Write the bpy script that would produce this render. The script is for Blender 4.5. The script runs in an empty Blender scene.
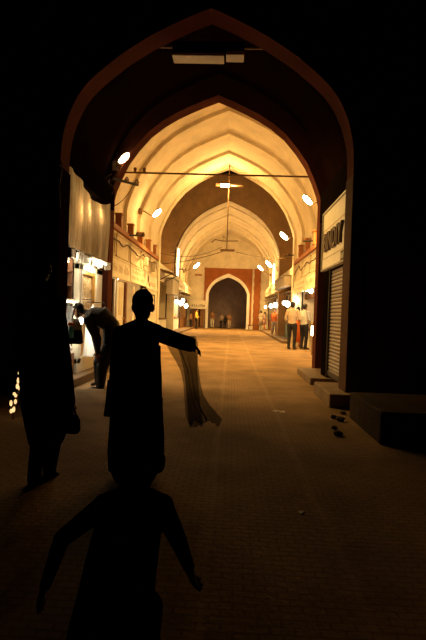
import bpy, bmesh, math, random
from mathutils import Vector, Matrix
random.seed(7)
S = bpy.context.scene
COL = S.collection
PI = math.pi

# ------------------------------------------------------------------ camera, world, exposure
F = 500.0                                    # focal length in pixels of the 426x640 frame
ROLL = math.radians(2.0)
_a = Vector((18 / F, 6 / F, -1)).normalized()                # the street's axis in camera axes
_z = Vector((math.sin(ROLL), math.cos(ROLL), 0)); _z = (_z - _a * _z.dot(_a)).normalized()
_x = _a.cross(_z)
RCAM = Matrix(((_x.x, _x.y, _x.z), (_a.x, _a.y, _a.z), (_z.x, _z.y, _z.z)))
EYE = Vector((0, 0, 1.25))
cd = bpy.data.cameras.new('camera'); cam = bpy.data.objects.new('camera', cd); COL.objects.link(cam)
cam.matrix_world = Matrix.Translation(EYE) @ RCAM.to_4x4()
cd.sensor_fit = 'VERTICAL'; cd.sensor_height = 36.0; cd.lens = F / 640 * 36.0
cd.clip_start = 0.05; cd.clip_end = 300
S.camera = cam
w = bpy.data.worlds.new('night'); S.world = w; w.use_nodes = True
w.node_tree.nodes['Background'].inputs[0].default_value = (0.011, 0.0055, 0.0026, 1)
w.node_tree.nodes['Background'].inputs[1].default_value = 0.12
S.view_settings.view_transform = 'Standard'; S.view_settings.look = 'None'
S.view_settings.exposure = 0.0; S.view_settings.gamma = 1.0; S.view_settings.use_curve_mapping = False

WARM = (1.0, 0.585, 0.16)
WHITE = (1.0, 0.74, 0.38)
K_LAMP = 1.0                                 # one gain for all street lamps
K_SHOP = 1.0                                 # one gain for shop bulbs


def at(px, py, Y):
    """the point at street distance Y seen at photo pixel (px, py)"""
    d = RCAM @ Vector(((px - 213) / F, -(py - 320) / F, -1))
    return EYE + d * (Y / d.y)


# ------------------------------------------------------------------ materials
MATS = {}


def mat(name, col, rough=0.8, var=0.0, scale=3.0, bump=0.0, bscale=None, spec=0.3, metal=0.0, col2=None,
        emit=None, estr=0.0):
    m = bpy.data.materials.new(name); m.use_nodes = True
    nt = m.node_tree; b = nt.nodes['Principled BSDF']
    b.inputs['Base Color'].default_value = (*col, 1)
    b.inputs['Roughness'].default_value = rough
    b.inputs['Metallic'].default_value = metal
    b.inputs['Specular IOR Level'].default_value = spec
    tc = nt.nodes.new('ShaderNodeTexCoord')
    if var or col2:
        n = nt.nodes.new('ShaderNodeTexNoise'); n.inputs['Scale'].default_value = scale
        n.inputs['Detail'].default_value = 6; n.inputs['Roughness'].default_value = 0.65
        nt.links.new(tc.outputs['Object'], n.inputs['Vector'])
        r = nt.nodes.new('ShaderNodeValToRGB')
        r.color_ramp.elements[0].position = 0.35; r.color_ramp.elements[1].position = 0.68
        c2 = col2 or tuple(c * (1 - var) for c in col)
        r.color_ramp.elements[0].color = (*c2, 1); r.color_ramp.elements[1].color = (*col, 1)
        nt.links.new(n.outputs['Fac'], r.inputs['Fac']); nt.links.new(r.outputs['Color'], b.inputs['Base Color'])
    if bump:
        n2 = nt.nodes.new('ShaderNodeTexNoise'); n2.inputs['Scale'].default_value = bscale or scale * 6
        n2.inputs['Detail'].default_value = 4
        nt.links.new(tc.outputs['Object'], n2.inputs['Vector'])
        bp = nt.nodes.new('ShaderNodeBump'); bp.inputs['Strength'].default_value = bump; bp.inputs['Distance'].default_value = 0.02
        nt.links.new(n2.outputs['Fac'], bp.inputs['Height']); nt.links.new(bp.outputs['Normal'], b.inputs['Normal'])
    if emit:
        b.inputs['Emission Color'].default_value = (*emit, 1); b.inputs['Emission Strength'].default_value = estr
    MATS[name] = m
    return m


PLASTER = mat('plaster', (0.80, 0.70, 0.52), 0.9, 0.22, 1.3, 0.25, 9)
PLASTER2 = mat('old_plaster', (0.82, 0.72, 0.53), 0.9, 0.22, 2.2, 0.3, 12)
BROWNWALL = mat('bare_brown_render', (0.52, 0.32, 0.16), 0.95, 0.3, 1.6, 0.4, 14)
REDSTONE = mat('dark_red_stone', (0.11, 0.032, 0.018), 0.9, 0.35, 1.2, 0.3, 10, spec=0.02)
SHADESTONE = mat('shaded_red_stone', (0.011, 0.004, 0.0024), 0.95, 0.4, 1.2, 0.3, 10, spec=0.0)  # red stone darkened; shade of porch ceiling and left pilaster put into the colour
GATEDARK = mat('passage_stone', (0.36, 0.26, 0.24), 0.95, 0.3, 2)
REDBRICK = mat('red_sandstone', (0.36, 0.115, 0.032), 0.9, 0.25, 2.5, 0.3, 20)
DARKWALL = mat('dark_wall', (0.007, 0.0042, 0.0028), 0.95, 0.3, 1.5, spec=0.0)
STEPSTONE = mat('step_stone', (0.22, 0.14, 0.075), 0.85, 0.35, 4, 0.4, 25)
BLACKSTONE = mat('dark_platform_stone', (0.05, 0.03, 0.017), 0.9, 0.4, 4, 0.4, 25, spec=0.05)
REDWOOD = mat('red_painted_wood', (0.40, 0.15, 0.05), 0.7, 0.3, 5, 0.1)
WOOD = mat('brown_wood', (0.20, 0.085, 0.035), 0.6, 0.35, 6, 0.1)
DARKWOOD = mat('dark_wood', (0.06, 0.028, 0.014), 0.6, 0.3, 6)
PILASTER = mat('painted_pilaster', (0.085, 0.035, 0.015), 0.85, 0.3, 4, 0.1, spec=0.1)
CREAM = mat('cream_paint', (0.74, 0.66, 0.48), 0.6, 0.12, 3)
SIGNCREAM = mat('sign_cream', (0.80, 0.72, 0.54), 0.55, 0.15, 2.5)
SIGNWORN = mat('worn_sign', (0.86, 0.78, 0.60), 0.6, 0.22, 4.5)
INK = mat('sign_ink', (0.10, 0.055, 0.028), 0.6, 0.2, 8)
FADEINK = mat('faded_ink', (0.66, 0.53, 0.36), 0.7, 0.3, 9)
METAL = mat('grey_metal', (0.30, 0.27, 0.23), 0.45, 0.2, 8, metal=0.6)
DARKMETAL = mat('dark_metal', (0.05, 0.042, 0.035), 0.5, 0.2, 8, metal=0.5)
RUST = mat('rusty_metal', (0.24, 0.13, 0.06), 0.65, 0.4, 10, metal=0.3)
SHUTTER = mat('shutter_metal', (0.30, 0.25, 0.20), 0.5, 0.2, 5, metal=0.4)
CABLE = mat('cable', (0.10, 0.06, 0.03), 0.7)
WHITEPAINT = mat('white_paint', (0.86, 0.83, 0.76), 0.5, 0.08, 4)
GOLD = mat('gilded_panel', (0.80, 0.60, 0.30), 0.45, col2=(0.38, 0.22, 0.09), scale=14, bump=0.5, bscale=22)
GREYBOX = mat('grey_fascia', (0.55, 0.48, 0.39), 0.7, 0.2, 3)
TIN = mat('tin_canopy', (0.28, 0.24, 0.19), 0.6, 0.3, 5, metal=0.3)
SKIN = mat('skin', (0.27, 0.135, 0.075), 0.6)
HAIR = mat('black_hair', (0.012, 0.009, 0.007), 0.5)
SHOE = mat('brown_shoe', (0.06, 0.035, 0.02), 0.5)
SILHOUETTE = mat('silhouette_black', (0.004, 0.0033, 0.003), 0.95, spec=0.0)  # near black puts the shade of backlit clothes and hair into the colour
SHADESKIN = mat('skin_in_shade_colour', (0.09, 0.045, 0.026), 0.7, spec=0.1)  # skin darkened for the backlit figures, their shade put into the colour
JACKET = mat('grey_brown_jacket', (0.055, 0.042, 0.032), 0.85, 0.3, 6)
GREYSHIRT = mat('pale_grey_shirt', (0.55, 0.55, 0.53), 0.8)
JEANS = mat('dark_jeans', (0.030, 0.031, 0.036), 0.8, 0.4, 7)
BLACKTROUSER = mat('black_trousers', (0.012, 0.010, 0.010), 0.85)
WHITESHIRT = mat('white_shirt', (0.50, 0.46, 0.37), 0.8)
CREAMSHIRT = mat('cream_shirt', (0.38, 0.28, 0.19), 0.8)
ORANGE = mat('orange_cloth', (0.55, 0.125, 0.02), 0.8)
YELLOW = mat('yellow_cloth', (0.80, 0.56, 0.10), 0.8)
GREYTROUSER = mat('grey_trousers', (0.30, 0.24, 0.19), 0.8)
PINK = mat('pink_cloth', (0.75, 0.42, 0.34), 0.8)
BROWNCLOTH = mat('brown_cloth', (0.22, 0.11, 0.05), 0.85)
WHITECLOTH = mat('white_fabric', (0.86, 0.85, 0.80), 0.85)
BLUEPLASTIC = mat('blue_plastic', (0.10, 0.42, 0.60), 0.4)
ORANGEPLASTIC = mat('orange_plastic', (0.85, 0.20, 0.03), 0.4)
TEAL = mat('teal_paint', (0.18, 0.30, 0.28), 0.5)
BRASS = mat('brass', (0.70, 0.45, 0.15), 0.3, metal=0.9)
GREYFABRIC = mat('grey_fabric', (0.45, 0.43, 0.40), 0.85)
LITTER = mat('litter_paper', (0.70, 0.60, 0.45), 0.8)
RUBBLE = mat('dark_rubble', (0.07, 0.045, 0.03), 0.95, 0.4, 12)
LAMPGLOW = mat('lamp_lens', (1, 0.9, 0.7), 0.4, emit=(1.0, 0.78, 0.42), estr=30)
BULBGLOW = mat('bulb_glass', (1, 0.95, 0.85), 0.4, emit=(1.0, 0.86, 0.60), estr=14)
TUBEGLOW = mat('tube_glass', (1, 0.95, 0.85), 0.4, emit=(1.0, 0.83, 0.50), estr=9)
FAIRYGLOW = mat('fairy_light', (1, 0.9, 0.7), 0.4, emit=(1.0, 0.62, 0.26), estr=1.2)


def glass(name, tint=(1, 1, 1)):
    m = bpy.data.materials.new(name); m.use_nodes = True; nt = m.node_tree
    out = nt.nodes['Material Output']; nt.nodes.remove(nt.nodes['Principled BSDF'])
    t = nt.nodes.new('ShaderNodeBsdfTransparent'); t.inputs[0].default_value = (*tint, 1)
    g = nt.nodes.new('ShaderNodeBsdfGlossy'); g.inputs['Roughness'].default_value = 0.08
    mx = nt.nodes.new('ShaderNodeMixShader'); mx.inputs[0].default_value = 0.08
    nt.links.new(t.outputs[0], mx.inputs[1]); nt.links.new(g.outputs[0], mx.inputs[2]); nt.links.new(mx.outputs[0], out.inputs[0])
    return m


GLASS = glass('clear_glass')


def veil(name, col, opacity, transl=0.4):
    m = bpy.data.materials.new(name); m.use_nodes = True; nt = m.node_tree
    out = nt.nodes['Material Output']; nt.nodes.remove(nt.nodes['Principled BSDF'])
    t = nt.nodes.new('ShaderNodeBsdfTransparent')
    d = nt.nodes.new('ShaderNodeBsdfDiffuse'); d.inputs[0].default_value = (*col, 1)
    tr = nt.nodes.new('ShaderNodeBsdfTranslucent'); tr.inputs[0].default_value = (*col, 1)
    m1 = nt.nodes.new('ShaderNodeMixShader'); m1.inputs[0].default_value = transl
    nt.links.new(d.outputs[0], m1.inputs[1]); nt.links.new(tr.outputs[0], m1.inputs[2])
    m2 = nt.nodes.new('ShaderNodeMixShader'); m2.inputs[0].default_value = opacity
    nt.links.new(t.outputs[0], m2.inputs[1]); nt.links.new(m1.outputs[0], m2.inputs[2]); nt.links.new(m2.outputs[0], out.inputs[0])
    return m


DUPATTA = veil('sheer_black_scarf', (0.010, 0.008, 0.007), 0.74)
DUPATTA2 = veil('sheer_black_scarf_folded', (0.008, 0.007, 0.006), 0.68)


def plastic_sheet():
    """a crinkled translucent tarpaulin with vertical streaks and a soft sheen"""
    m = bpy.data.materials.new('plastic_sheet'); m.use_nodes = True; nt = m.node_tree
    b = nt.nodes['Principled BSDF']; out = nt.nodes['Material Output']
    tc = nt.nodes.new('ShaderNodeTexCoord'); mp = nt.nodes.new('ShaderNodeMapping')
    mp.inputs['Scale'].default_value = (1, 9, 0.9)
    n = nt.nodes.new('ShaderNodeTexNoise'); n.inputs['Scale'].default_value = 3; n.inputs['Detail'].default_value = 6
    nt.links.new(tc.outputs['Object'], mp.inputs[0]); nt.links.new(mp.outputs[0], n.inputs['Vector'])
    r = nt.nodes.new('ShaderNodeValToRGB'); r.color_ramp.elements[0].position = 0.3; r.color_ramp.elements[1].position = 0.7
    r.color_ramp.elements[0].color = (0.44, 0.28, 0.14, 1); r.color_ramp.elements[1].color = (0.74, 0.53, 0.29, 1)
    nt.links.new(n.outputs['Fac'], r.inputs[0]); nt.links.new(r.outputs[0], b.inputs['Base Color'])
    b.inputs['Roughness'].default_value = 0.38; b.inputs['Specular IOR Level'].default_value = 0.5
    n2 = nt.nodes.new('ShaderNodeTexNoise'); n2.inputs['Scale'].default_value = 9; n2.inputs['Detail'].default_value = 3
    nt.links.new(tc.outputs['Object'], n2.inputs['Vector'])
    bp = nt.nodes.new('ShaderNodeBump'); bp.inputs['Strength'].default_value = 0.5; bp.inputs['Distance'].default_value = 0.03
    nt.links.new(n2.outputs['Fac'], bp.inputs['Height']); nt.links.new(bp.outputs[0], b.inputs['Normal'])
    tr = nt.nodes.new('ShaderNodeBsdfTranslucent'); nt.links.new(r.outputs[0], tr.inputs[0])
    mx = nt.nodes.new('ShaderNodeMixShader'); mx.inputs[0].default_value = 0.6
    nt.links.new(b.outputs[0], mx.inputs[1]); nt.links.new(tr.outputs[0], mx.inputs[2]); nt.links.new(mx.outputs[0], out.inputs[0])
    return m


SHEET = plastic_sheet()


def floor_material():
    m = bpy.data.materials.new('street_paving'); m.use_nodes = True; nt = m.node_tree
    b = nt.nodes['Principled BSDF']; tc = nt.nodes.new('ShaderNodeTexCoord')
    L = nt.links.new
    br = nt.nodes.new('ShaderNodeTexBrick'); br.inputs['Scale'].default_value = 5.0
    br.inputs['Color1'].default_value = (0.34, 0.235, 0.132, 1); br.inputs['Color2'].default_value = (0.30, 0.203, 0.11, 1)
    br.inputs['Mortar'].default_value = (0.24, 0.14, 0.066, 1); br.inputs['Mortar Size'].default_value = 0.03
    L(tc.outputs['Object'], br.inputs['Vector'])
    n = nt.nodes.new('ShaderNodeTexNoise'); n.inputs['Scale'].default_value = 1.1; n.inputs['Detail'].default_value = 8
    L(tc.outputs['Object'], n.inputs['Vector'])
    r = nt.nodes.new('ShaderNodeValToRGB'); r.color_ramp.elements[0].position = 0.3; r.color_ramp.elements[1].position = 0.7
    r.color_ramp.elements[0].color = (0.62, 0.60, 0.56, 1); r.color_ramp.elements[1].color = (1.15, 1.1, 1.05, 1)
    L(n.outputs['Fac'], r.inputs[0])
    mu = nt.nodes.new('ShaderNodeMix'); mu.data_type = 'RGBA'; mu.blend_type = 'MULTIPLY'; mu.inputs['Factor'].default_value = 1
    L(br.outputs['Color'], mu.inputs['A']); L(r.outputs[0], mu.inputs['B'])
    # two dusty joint lines that run along the street
    sx = nt.nodes.new('ShaderNodeSeparateXYZ'); L(tc.outputs['Object'], sx.inputs[0])
    last = mu.outputs['Result']
    for X in (-0.09, 0.61):
        nw = nt.nodes.new('ShaderNodeTexNoise'); nw.inputs['Scale'].default_value = 2.5
        L(tc.outputs['Object'], nw.inputs['Vector'])
        ad = nt.nodes.new('ShaderNodeMath'); ad.operation = 'MULTIPLY_ADD'; ad.inputs[1].default_value = 0.12; ad.inputs[2].default_value = -X - 0.06
        L(nw.outputs['Fac'], ad.inputs[0])
        s = nt.nodes.new('ShaderNodeMath'); s.operation = 'ADD'; L(sx.outputs[0], s.inputs[0]); L(ad.outputs[0], s.inputs[1])
        ab = nt.nodes.new('ShaderNodeMath'); ab.operation = 'ABSOLUTE'; L(s.outputs[0], ab.inputs[0])
        mr = nt.nodes.new('ShaderNodeMapRange'); mr.inputs[1].default_value = 0.05; mr.inputs[2].default_value = 0.0
        mr.inputs[3].default_value = 0.0; mr.inputs[4].default_value = 0.15
        L(ab.outputs[0], mr.inputs[0])
        mx = nt.nodes.new('ShaderNodeMix'); mx.data_type = 'RGBA'; L(mr.outputs[0], mx.inputs['Factor'])
        L(last, mx.inputs['A']); mx.inputs['B'].default_value = (0.62, 0.42, 0.24, 1)
        last = mx.outputs['Result']
    L(last, b.inputs['Base Color'])
    b.inputs['Roughness'].default_value = 0.9; b.inputs['Specular IOR Level'].default_value = 0.03
    n2 = nt.nodes.new('ShaderNodeTexNoise'); n2.inputs['Scale'].default_value = 28; n2.inputs['Detail'].default_value = 5
    L(tc.outputs['Object'], n2.inputs['Vector'])
    bp = nt.nodes.new('ShaderNodeBump'); bp.inputs['Strength'].default_value = 0.22; bp.inputs['Distance'].default_value = 0.02
    L(n2.outputs['Fac'], bp.inputs['Height']); L(bp.outputs[0], b.inputs['Normal'])
    return m


PAVING = floor_material()


# ------------------------------------------------------------------ mesh helpers
class MB:
    def __init__(s): s.v = []; s.f = []; s.m = []

    def add(s, vs, fs, mi=0):
        o = len(s.v); s.v += [Vector(v) for v in vs]
        for f in fs: s.f.append([i + o for i in f]); s.m.append(mi)
        return s

    def box(s, x0, x1, y0, y1, z0, z1, mi=0):
        return s.add([(x0, y0, z0), (x1, y0, z0), (x1, y1, z0), (x0, y1, z0), (x0, y0, z1), (x1, y0, z1), (x1, y1, z1), (x0, y1, z1)],
                     [(0, 3, 2, 1), (4, 5, 6, 7), (0, 1, 5, 4), (1, 2, 6, 5), (2, 3, 7, 6), (3, 0, 4, 7)], mi)

    def tube(s, pts, r, n=10, mi=0):
        """pts: list of points, r: radius or list; capped tube along them"""
        pts = [Vector(p) for p in pts]; rs = r if isinstance(r, (list, tuple)) else [r] * len(pts)
        vs = []; fs = []; N = None
        for i, p in enumerate(pts):
            t = (pts[min(i + 1, len(pts) - 1)] - pts[max(i - 1, 0)]).normalized()
            if N is None:
                N = t.orthogonal().normalized()
            else:
                N = (N - t * N.dot(t)).normalized()
            B = t.cross(N)
            for k in range(n):
                a = 2 * PI * k / n; vs.append(p + (N * math.cos(a) + B * math.sin(a)) * rs[i])
        for i in range(len(pts) - 1):
            for k in range(n):
                fs.append((i * n + k, i * n + (k + 1) % n, (i + 1) * n + (k + 1) % n, (i + 1) * n + k))
        fs.append(tuple(reversed(range(n)))); fs.append(tuple(range((len(pts) - 1) * n, len(pts) * n)))
        return s.add(vs, fs, mi)

    def capsule(s, a, b, ra, rb, n=12, mi=0):
        a = Vector(a); b = Vector(b); d = b - a; L = d.length
        t = d.normalized() if L > 1e-6 else Vector((0, 0, 1))
        pts = []; rs = []
        for k in range(5):
            an = PI / 2 * k / 4; pts.append(a - t * ra * math.cos(an)); rs.append(max(ra * math.sin(an), ra * 0.02))
        for k in range(5):
            an = PI / 2 * k / 4; pts.append(b + t * rb * math.sin(an)); rs.append(max(rb * math.cos(an), rb * 0.02))
        return s.tube2(pts, rs, t, n, mi)

    def tube2(s, pts, rs, t, n, mi):
        N = t.orthogonal().normalized(); B = t.cross(N); vs = []; fs = []
        for p, r in zip(pts, rs):
            for k in range(n):
                a = 2 * PI * k / n; vs.append(p + (N * math.cos(a) + B * math.sin(a)) * r)
        for i in range(len(pts) - 1):
            for k in range(n):
                fs.append((i * n + k, i * n + (k + 1) % n, (i + 1) * n + (k + 1) % n, (i + 1) * n + k))
        fs.append(tuple(reversed(range(n)))); fs.append(tuple(range((len(pts) - 1) * n, len(pts) * n)))
        return s.add(vs, fs, mi)

    def loft(s, rings, n=24, mi=0, cap=True):
        """rings: (centre, U, V) ellipses with half axes as vectors U, V"""
        vs = []; fs = []
        for c, U, V in rings:
            for k in range(n):
                a = 2 * PI * k / n; vs.append(Vector(c) + Vector(U) * math.cos(a) + Vector(V) * math.sin(a))
        for i in range(len(rings) - 1):
            for k in range(n):
                fs.append((i * n + k, i * n + (k + 1) % n, (i + 1) * n + (k + 1) % n, (i + 1) * n + k))
        if cap:
            fs.append(tuple(reversed(range(n)))); fs.append(tuple(range((len(rings) - 1) * n, len(rings) * n)))
        return s.add(vs, fs, mi)

    def ellipsoid(s, c, r, n=16, m=10, mi=0, R=None):
        c = Vector(c); vs = []; fs = []
        for i in range(1, m):
            th = PI * i / m
            for k in range(n):
                a = 2 * PI * k / n
                p = Vector((r[0] * math.sin(th) * math.cos(a), r[1] * math.sin(th) * math.sin(a), r[2] * math.cos(th)))
                vs.append(c + (R @ p if R else p))
        top = len(vs); p = Vector((0, 0, r[2])); vs.append(c + (R @ p if R else p)); vs.append(c - (R @ p if R else p))
        for i in range(m - 2):
            for k in range(n):
                fs.append((i * n + k, (i + 1) * n + k, (i + 1) * n + (k + 1) % n, i * n + (k + 1) % n))
        for k in range(n):
            fs.append((top, k, (k + 1) % n)); fs.append((top + 1, (m - 2) * n + (k + 1) % n, (m - 2) * n + k))
        return s.add(vs, fs, mi)

    def lathe(s, prof, c=(0, 0, 0), n=20, mi=0):
        return s.loft([(Vector(c) + Vector((0, 0, z)), Vector((r, 0, 0)), Vector((0, r, 0))) for r, z in prof], n, mi)

    def build(s, name, material, parent=None, smooth=False, bevel=0.0, world=False, fix=True):
        me = bpy.data.meshes.new(name)
        off = parent.matrix_world_off if False else Vector((0, 0, 0))
        if world and parent is not None:
            off = Vector(parent['_loc'])
        me.from_pydata([tuple(v - off) for v in s.v], [], s.f)
        mats = material if isinstance(material, (list, tuple)) else [material]
        for mm in mats: me.materials.append(mm)
        for p, mi in zip(me.polygons, s.m):
            p.material_index = mi
        if fix:
            bm = bmesh.new(); bm.from_mesh(me); bmesh.ops.recalc_face_normals(bm, faces=bm.faces); bm.to_mesh(me); bm.free()
        if smooth:
            for p in me.polygons: p.use_smooth = True
        o = bpy.data.objects.new(name, me); COL.objects.link(o)
        if parent is not None: o.parent = parent
        if bevel:
            bv = o.modifiers.new('edge', 'BEVEL'); bv.width = bevel; bv.segments = 2; bv.limit_method = 'ANGLE'
        return o


ROOTS = []


def thing(name, label, cat, loc=(0, 0, 0), group=None, rz=0.0):
    o = bpy.data.objects.new(name, None); COL.objects.link(o); o.location = loc; o.rotation_euler = (0, 0, rz)
    o.empty_display_size = 0.1
    o['label'] = label; o['category'] = cat; o['_loc'] = tuple(loc)
    if group: o['group'] = group
    ROOTS.append(o)
    return o


def tag(o, label, cat, group=None, kind=None):
    o['label'] = label; o['category'] = cat
    if group: o['group'] = group
    if kind: o['kind'] = kind
    return o


def struct(o, label, cat):
    o['label'] = label; o['category'] = cat; o['kind'] = 'structure'
    return o


def copy_tree(o, parent=None):
    c = o.copy(); COL.objects.link(c)
    if parent is not None: c.parent = parent
    for ch in list(o.children): copy_tree(ch, c)
    return c


def point(name, loc, power, color, parent=None, radius=0.06):
    ld = bpy.data.lights.new(name, 'POINT'); ld.energy = power; ld.color = color; ld.shadow_soft_size = radius
    o = bpy.data.objects.new(name, ld); COL.objects.link(o); o.location = loc
    if parent is not None: o.parent = parent
    return o


# ------------------------------------------------------------------ arches
P_WIDE = [(0, 0), (.13, .052), (.26, .11), (.39, .175), (.52, .255), (.65, .36), (.77, .50), (.86, .63), (.93, .78), (.98, .91), (1, 1)]
P_NEAR = [(0, 0), (.07, .025), (.13, .05), (.26, .11), (.40, .18), (.53, .26), (.60, .306), (.66, .353), (.71, .392), (.76, .434), (.80, .470), (.835, .507), (.865, .545), (.89, .582), (.912, .622), (.93, .66), (.949, .705), (.965, .752), (.985, .83), (.996, .91), (1, 1)]


def arch_pts(cx, half, zs, za, prof=P_WIDE):
    R = [(cx + u * half, za - v * (za - zs)) for u, v in prof]
    return [(2 * cx - x, z) for x, z in reversed(R)] + R[1:]       # left spring .. apex .. right spring


def arch_wall(mb, y0, y1, xl, xr, ztop, cx, half, zs, za, prof=P_WIDE, mi=0):
    A = arch_pts(cx, half, zs, za, prof)
    path = [(A[0][0], 0.0)] + A + [(A[-1][0], 0.0)]
    for y in (y0, y1):
        vs = [(x, y, z) for x, z in path]; n = len(vs)
        vs += [(xl, y, 0), (xl, y, zs), (xr, y, zs), (xr, y, 0)] + [(x, y, ztop) for x, z in A] + [(xl, y, ztop), (xr, y, ztop)]
        t0 = n + 4; m = len(A)
        fs = [(n, 0, 1, n + 1), (m, m + 1, n + 3, n + 2)]
        for i in range(m - 1): fs.append((1 + i, 2 + i, t0 + i + 1, t0 + i))
        fs += [(n + 1, 1, t0, t0 + m), (m, n + 2, t0 + m + 1, t0 + m - 1)]
        mb.add(vs, fs, mi)
    soffit(mb, path, y0, y1, mi)
    mb.add([(xl, y0, 0), (xl, y1, 0), (xl, y1, ztop), (xl, y0, ztop)], [(0, 1, 2, 3)], mi)
    mb.add([(xr, y0, 0), (xr, y1, 0), (xr, y1, ztop), (xr, y0, ztop)], [(0, 1, 2, 3)], mi)
    mb.add([(xl, y0, ztop), (xl, y1, ztop), (xr, y1, ztop), (xr, y0, ztop)], [(0, 1, 2, 3)], mi)


def soffit(mb, path, y0, y1, mi=0):
    vs = [(x, y0, z) for x, z in path] + [(x, y1, z) for x, z in path]; n = len(path)
    mb.add(vs, [(i, i + 1, n + i + 1, n + i) for i in range(n - 1)], mi)


def vault(mb, cx, bands, zbot, prof=P_WIDE, mi=0):
    """bands: (y0, y1, half, za); each a barrel strip, joined by stepped faces"""
    prev = None
    for y0, y1, half, za in bands:
        A = arch_pts(cx, half, za - half * 1.02, za, prof)
        path = [(A[0][0], zbot)] + A + [(A[-1][0], zbot)]
        soffit(mb, path, y0, y1, mi)
        if prev:
            vs = [(x, y0, z) for x, z in prev] + [(x, y0, z) for x, z in path]; n = len(path)
            mb.add(vs, [(i, i + 1, n + i + 1, n + i) for i in range(n - 1)], mi)
        prev = path


CX = -0.30
XL, XR = -3.35, 2.75            # fronts of the two rows of shops
AX = -0.42                      # axis of the entrance arches

# ------------------------------------------------------------------ SETTING
g = MB().box(-9, 9, -3, 60, -0.2, 0.0)
struct(g.build('floor', PAVING), 'worn brown brick paving of the covered street with two pale lengthwise joint lines', 'floor')

mb = MB(); arch_wall(mb, 7.2, 7.6, -8, 8, 9.0, -0.44, 2.11, 3.42, 5.61, P_NEAR)
struct(mb.build('wall_front', REDSTONE), 'tall unlit wall with the nearest pointed arch, black against the lit vault', 'wall')
mb = MB(); arch_wall(mb, 11.0, 11.4, -8, 8, 9.0, -0.44, 2.31, 3.74, 6.03)
struct(mb.build('wall_inner', REDSTONE), 'dark red wall with the second pointed arch framing the bright vault', 'wall')
# the dark porch between both arches
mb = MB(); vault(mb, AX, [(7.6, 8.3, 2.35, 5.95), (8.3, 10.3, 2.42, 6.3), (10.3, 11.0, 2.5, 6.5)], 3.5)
struct(mb.build('ceiling_porch', SHADESTONE), 'dark red vaulted ceiling between the two nearest arches', 'ceiling')
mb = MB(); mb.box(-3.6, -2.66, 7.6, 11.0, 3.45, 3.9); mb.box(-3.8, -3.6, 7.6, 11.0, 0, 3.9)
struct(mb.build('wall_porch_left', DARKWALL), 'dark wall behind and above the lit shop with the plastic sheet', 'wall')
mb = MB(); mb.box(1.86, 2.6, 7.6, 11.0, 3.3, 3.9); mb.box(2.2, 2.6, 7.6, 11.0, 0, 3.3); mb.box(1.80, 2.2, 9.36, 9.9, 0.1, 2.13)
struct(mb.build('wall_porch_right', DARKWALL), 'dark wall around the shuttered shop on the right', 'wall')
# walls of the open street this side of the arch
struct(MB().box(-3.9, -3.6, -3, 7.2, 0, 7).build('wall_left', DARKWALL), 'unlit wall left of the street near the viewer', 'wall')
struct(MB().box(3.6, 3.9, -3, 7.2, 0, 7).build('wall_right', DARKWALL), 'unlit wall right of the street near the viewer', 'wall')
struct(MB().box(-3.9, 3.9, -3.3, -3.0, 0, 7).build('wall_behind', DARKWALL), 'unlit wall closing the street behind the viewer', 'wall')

# bay one: ribbed vault between second arch and the open court
mb = MB(); vault(mb, CX, [(11.4, 16.7, 3.42, 8.14), (16.7, 18.5, 3.30, 8.0), (18.5, 20.4, 3.18, 7.88), (20.4, 22.0, 3.06, 7.76)], 3.5)
struct(mb.build('ceiling_vault_front', PLASTER), 'cream ribbed vault of the first lit bay', 'ceiling')
mb = MB(); arch_wall(mb, 22.0, 22.5, -6, 6, 8.6, CX, 2.96, 4.68, 7.70)
struct(mb.build('wall_arch', PLASTER), 'cream wall with the third pointed arch at the end of the first vault', 'wall')
# open court
mb = MB(); arch_wall(mb, 28.5, 29.0, -6.5, 6.5, 9.1, -0.33, 3.0, 4.65, 7.70)
struct(mb.build('wall_court', BROWNWALL), 'tall brown wall across the open court with the fourth pointed arch', 'wall')
mb = MB(); mb.box(-5.3, -5.0, 22.5, 28.5, 0, 8.8)
struct(mb.build('wall_court_left', BROWNWALL), 'brown side wall of the open court on the left', 'wall')
mb = MB(); mb.box(4.4, 4.7, 22.5, 28.5, 0, 8.8)
struct(mb.build('wall_court_right', BROWNWALL), 'brown side wall of the open court on the right', 'wall')
struct(MB().box(-4.2, -3.26, 28.30, 28.5, 0, 3.3).build('trim_10', PLASTER), 'pale plaster pier at the foot of the fourth arch on the left', 'trim')
# bay two
mb = MB(); vault(mb, CX, [(28.46, 29.2, 2.94, 7.66), (29.2, 31.0, 3.3, 7.95), (31.0, 31.5, 3.22, 7.87), (31.5, 33.6, 3.3, 7.95), (33.6, 34.1, 3.22, 7.87), (34.1, 36.4, 3.3, 7.95),
                          (36.4, 36.9, 3.2, 7.85), (36.9, 39.2, 3.3, 7.95), (39.2, 39.7, 3.2, 7.85), (39.7, 42.0, 3.3, 7.95)], 3.2)
struct(mb.build('ceiling_vault_rear', PLASTER), 'cream ribbed vault of the far bay', 'ceiling')
mb = MB(); arch_wall(mb, 42.0, 42.6, -6, 6, 8.6, -0.33, 1.62, 2.9, 4.32)
struct(mb.build('wall_back', PLASTER2), 'pale end wall with the far gateway', 'wall')
mb = MB(); mb.box(-2.4, 1.8, 42.6, 47, 4.6, 4.9); mb.box(-2.6, -2.3, 42.6, 47, 0, 4.9); mb.box(1.7, 2.0, 42.6, 47, 0, 4.9); mb.box(-2.6, 2.0, 47, 47.3, 0, 4.9)  # end wall added and stone paled so spilled lamp light lifts the gateway
struct(mb.build('wall_gate_passage', GATEDARK), 'passage beyond the far gateway with an added end wall', 'wall')
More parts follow.
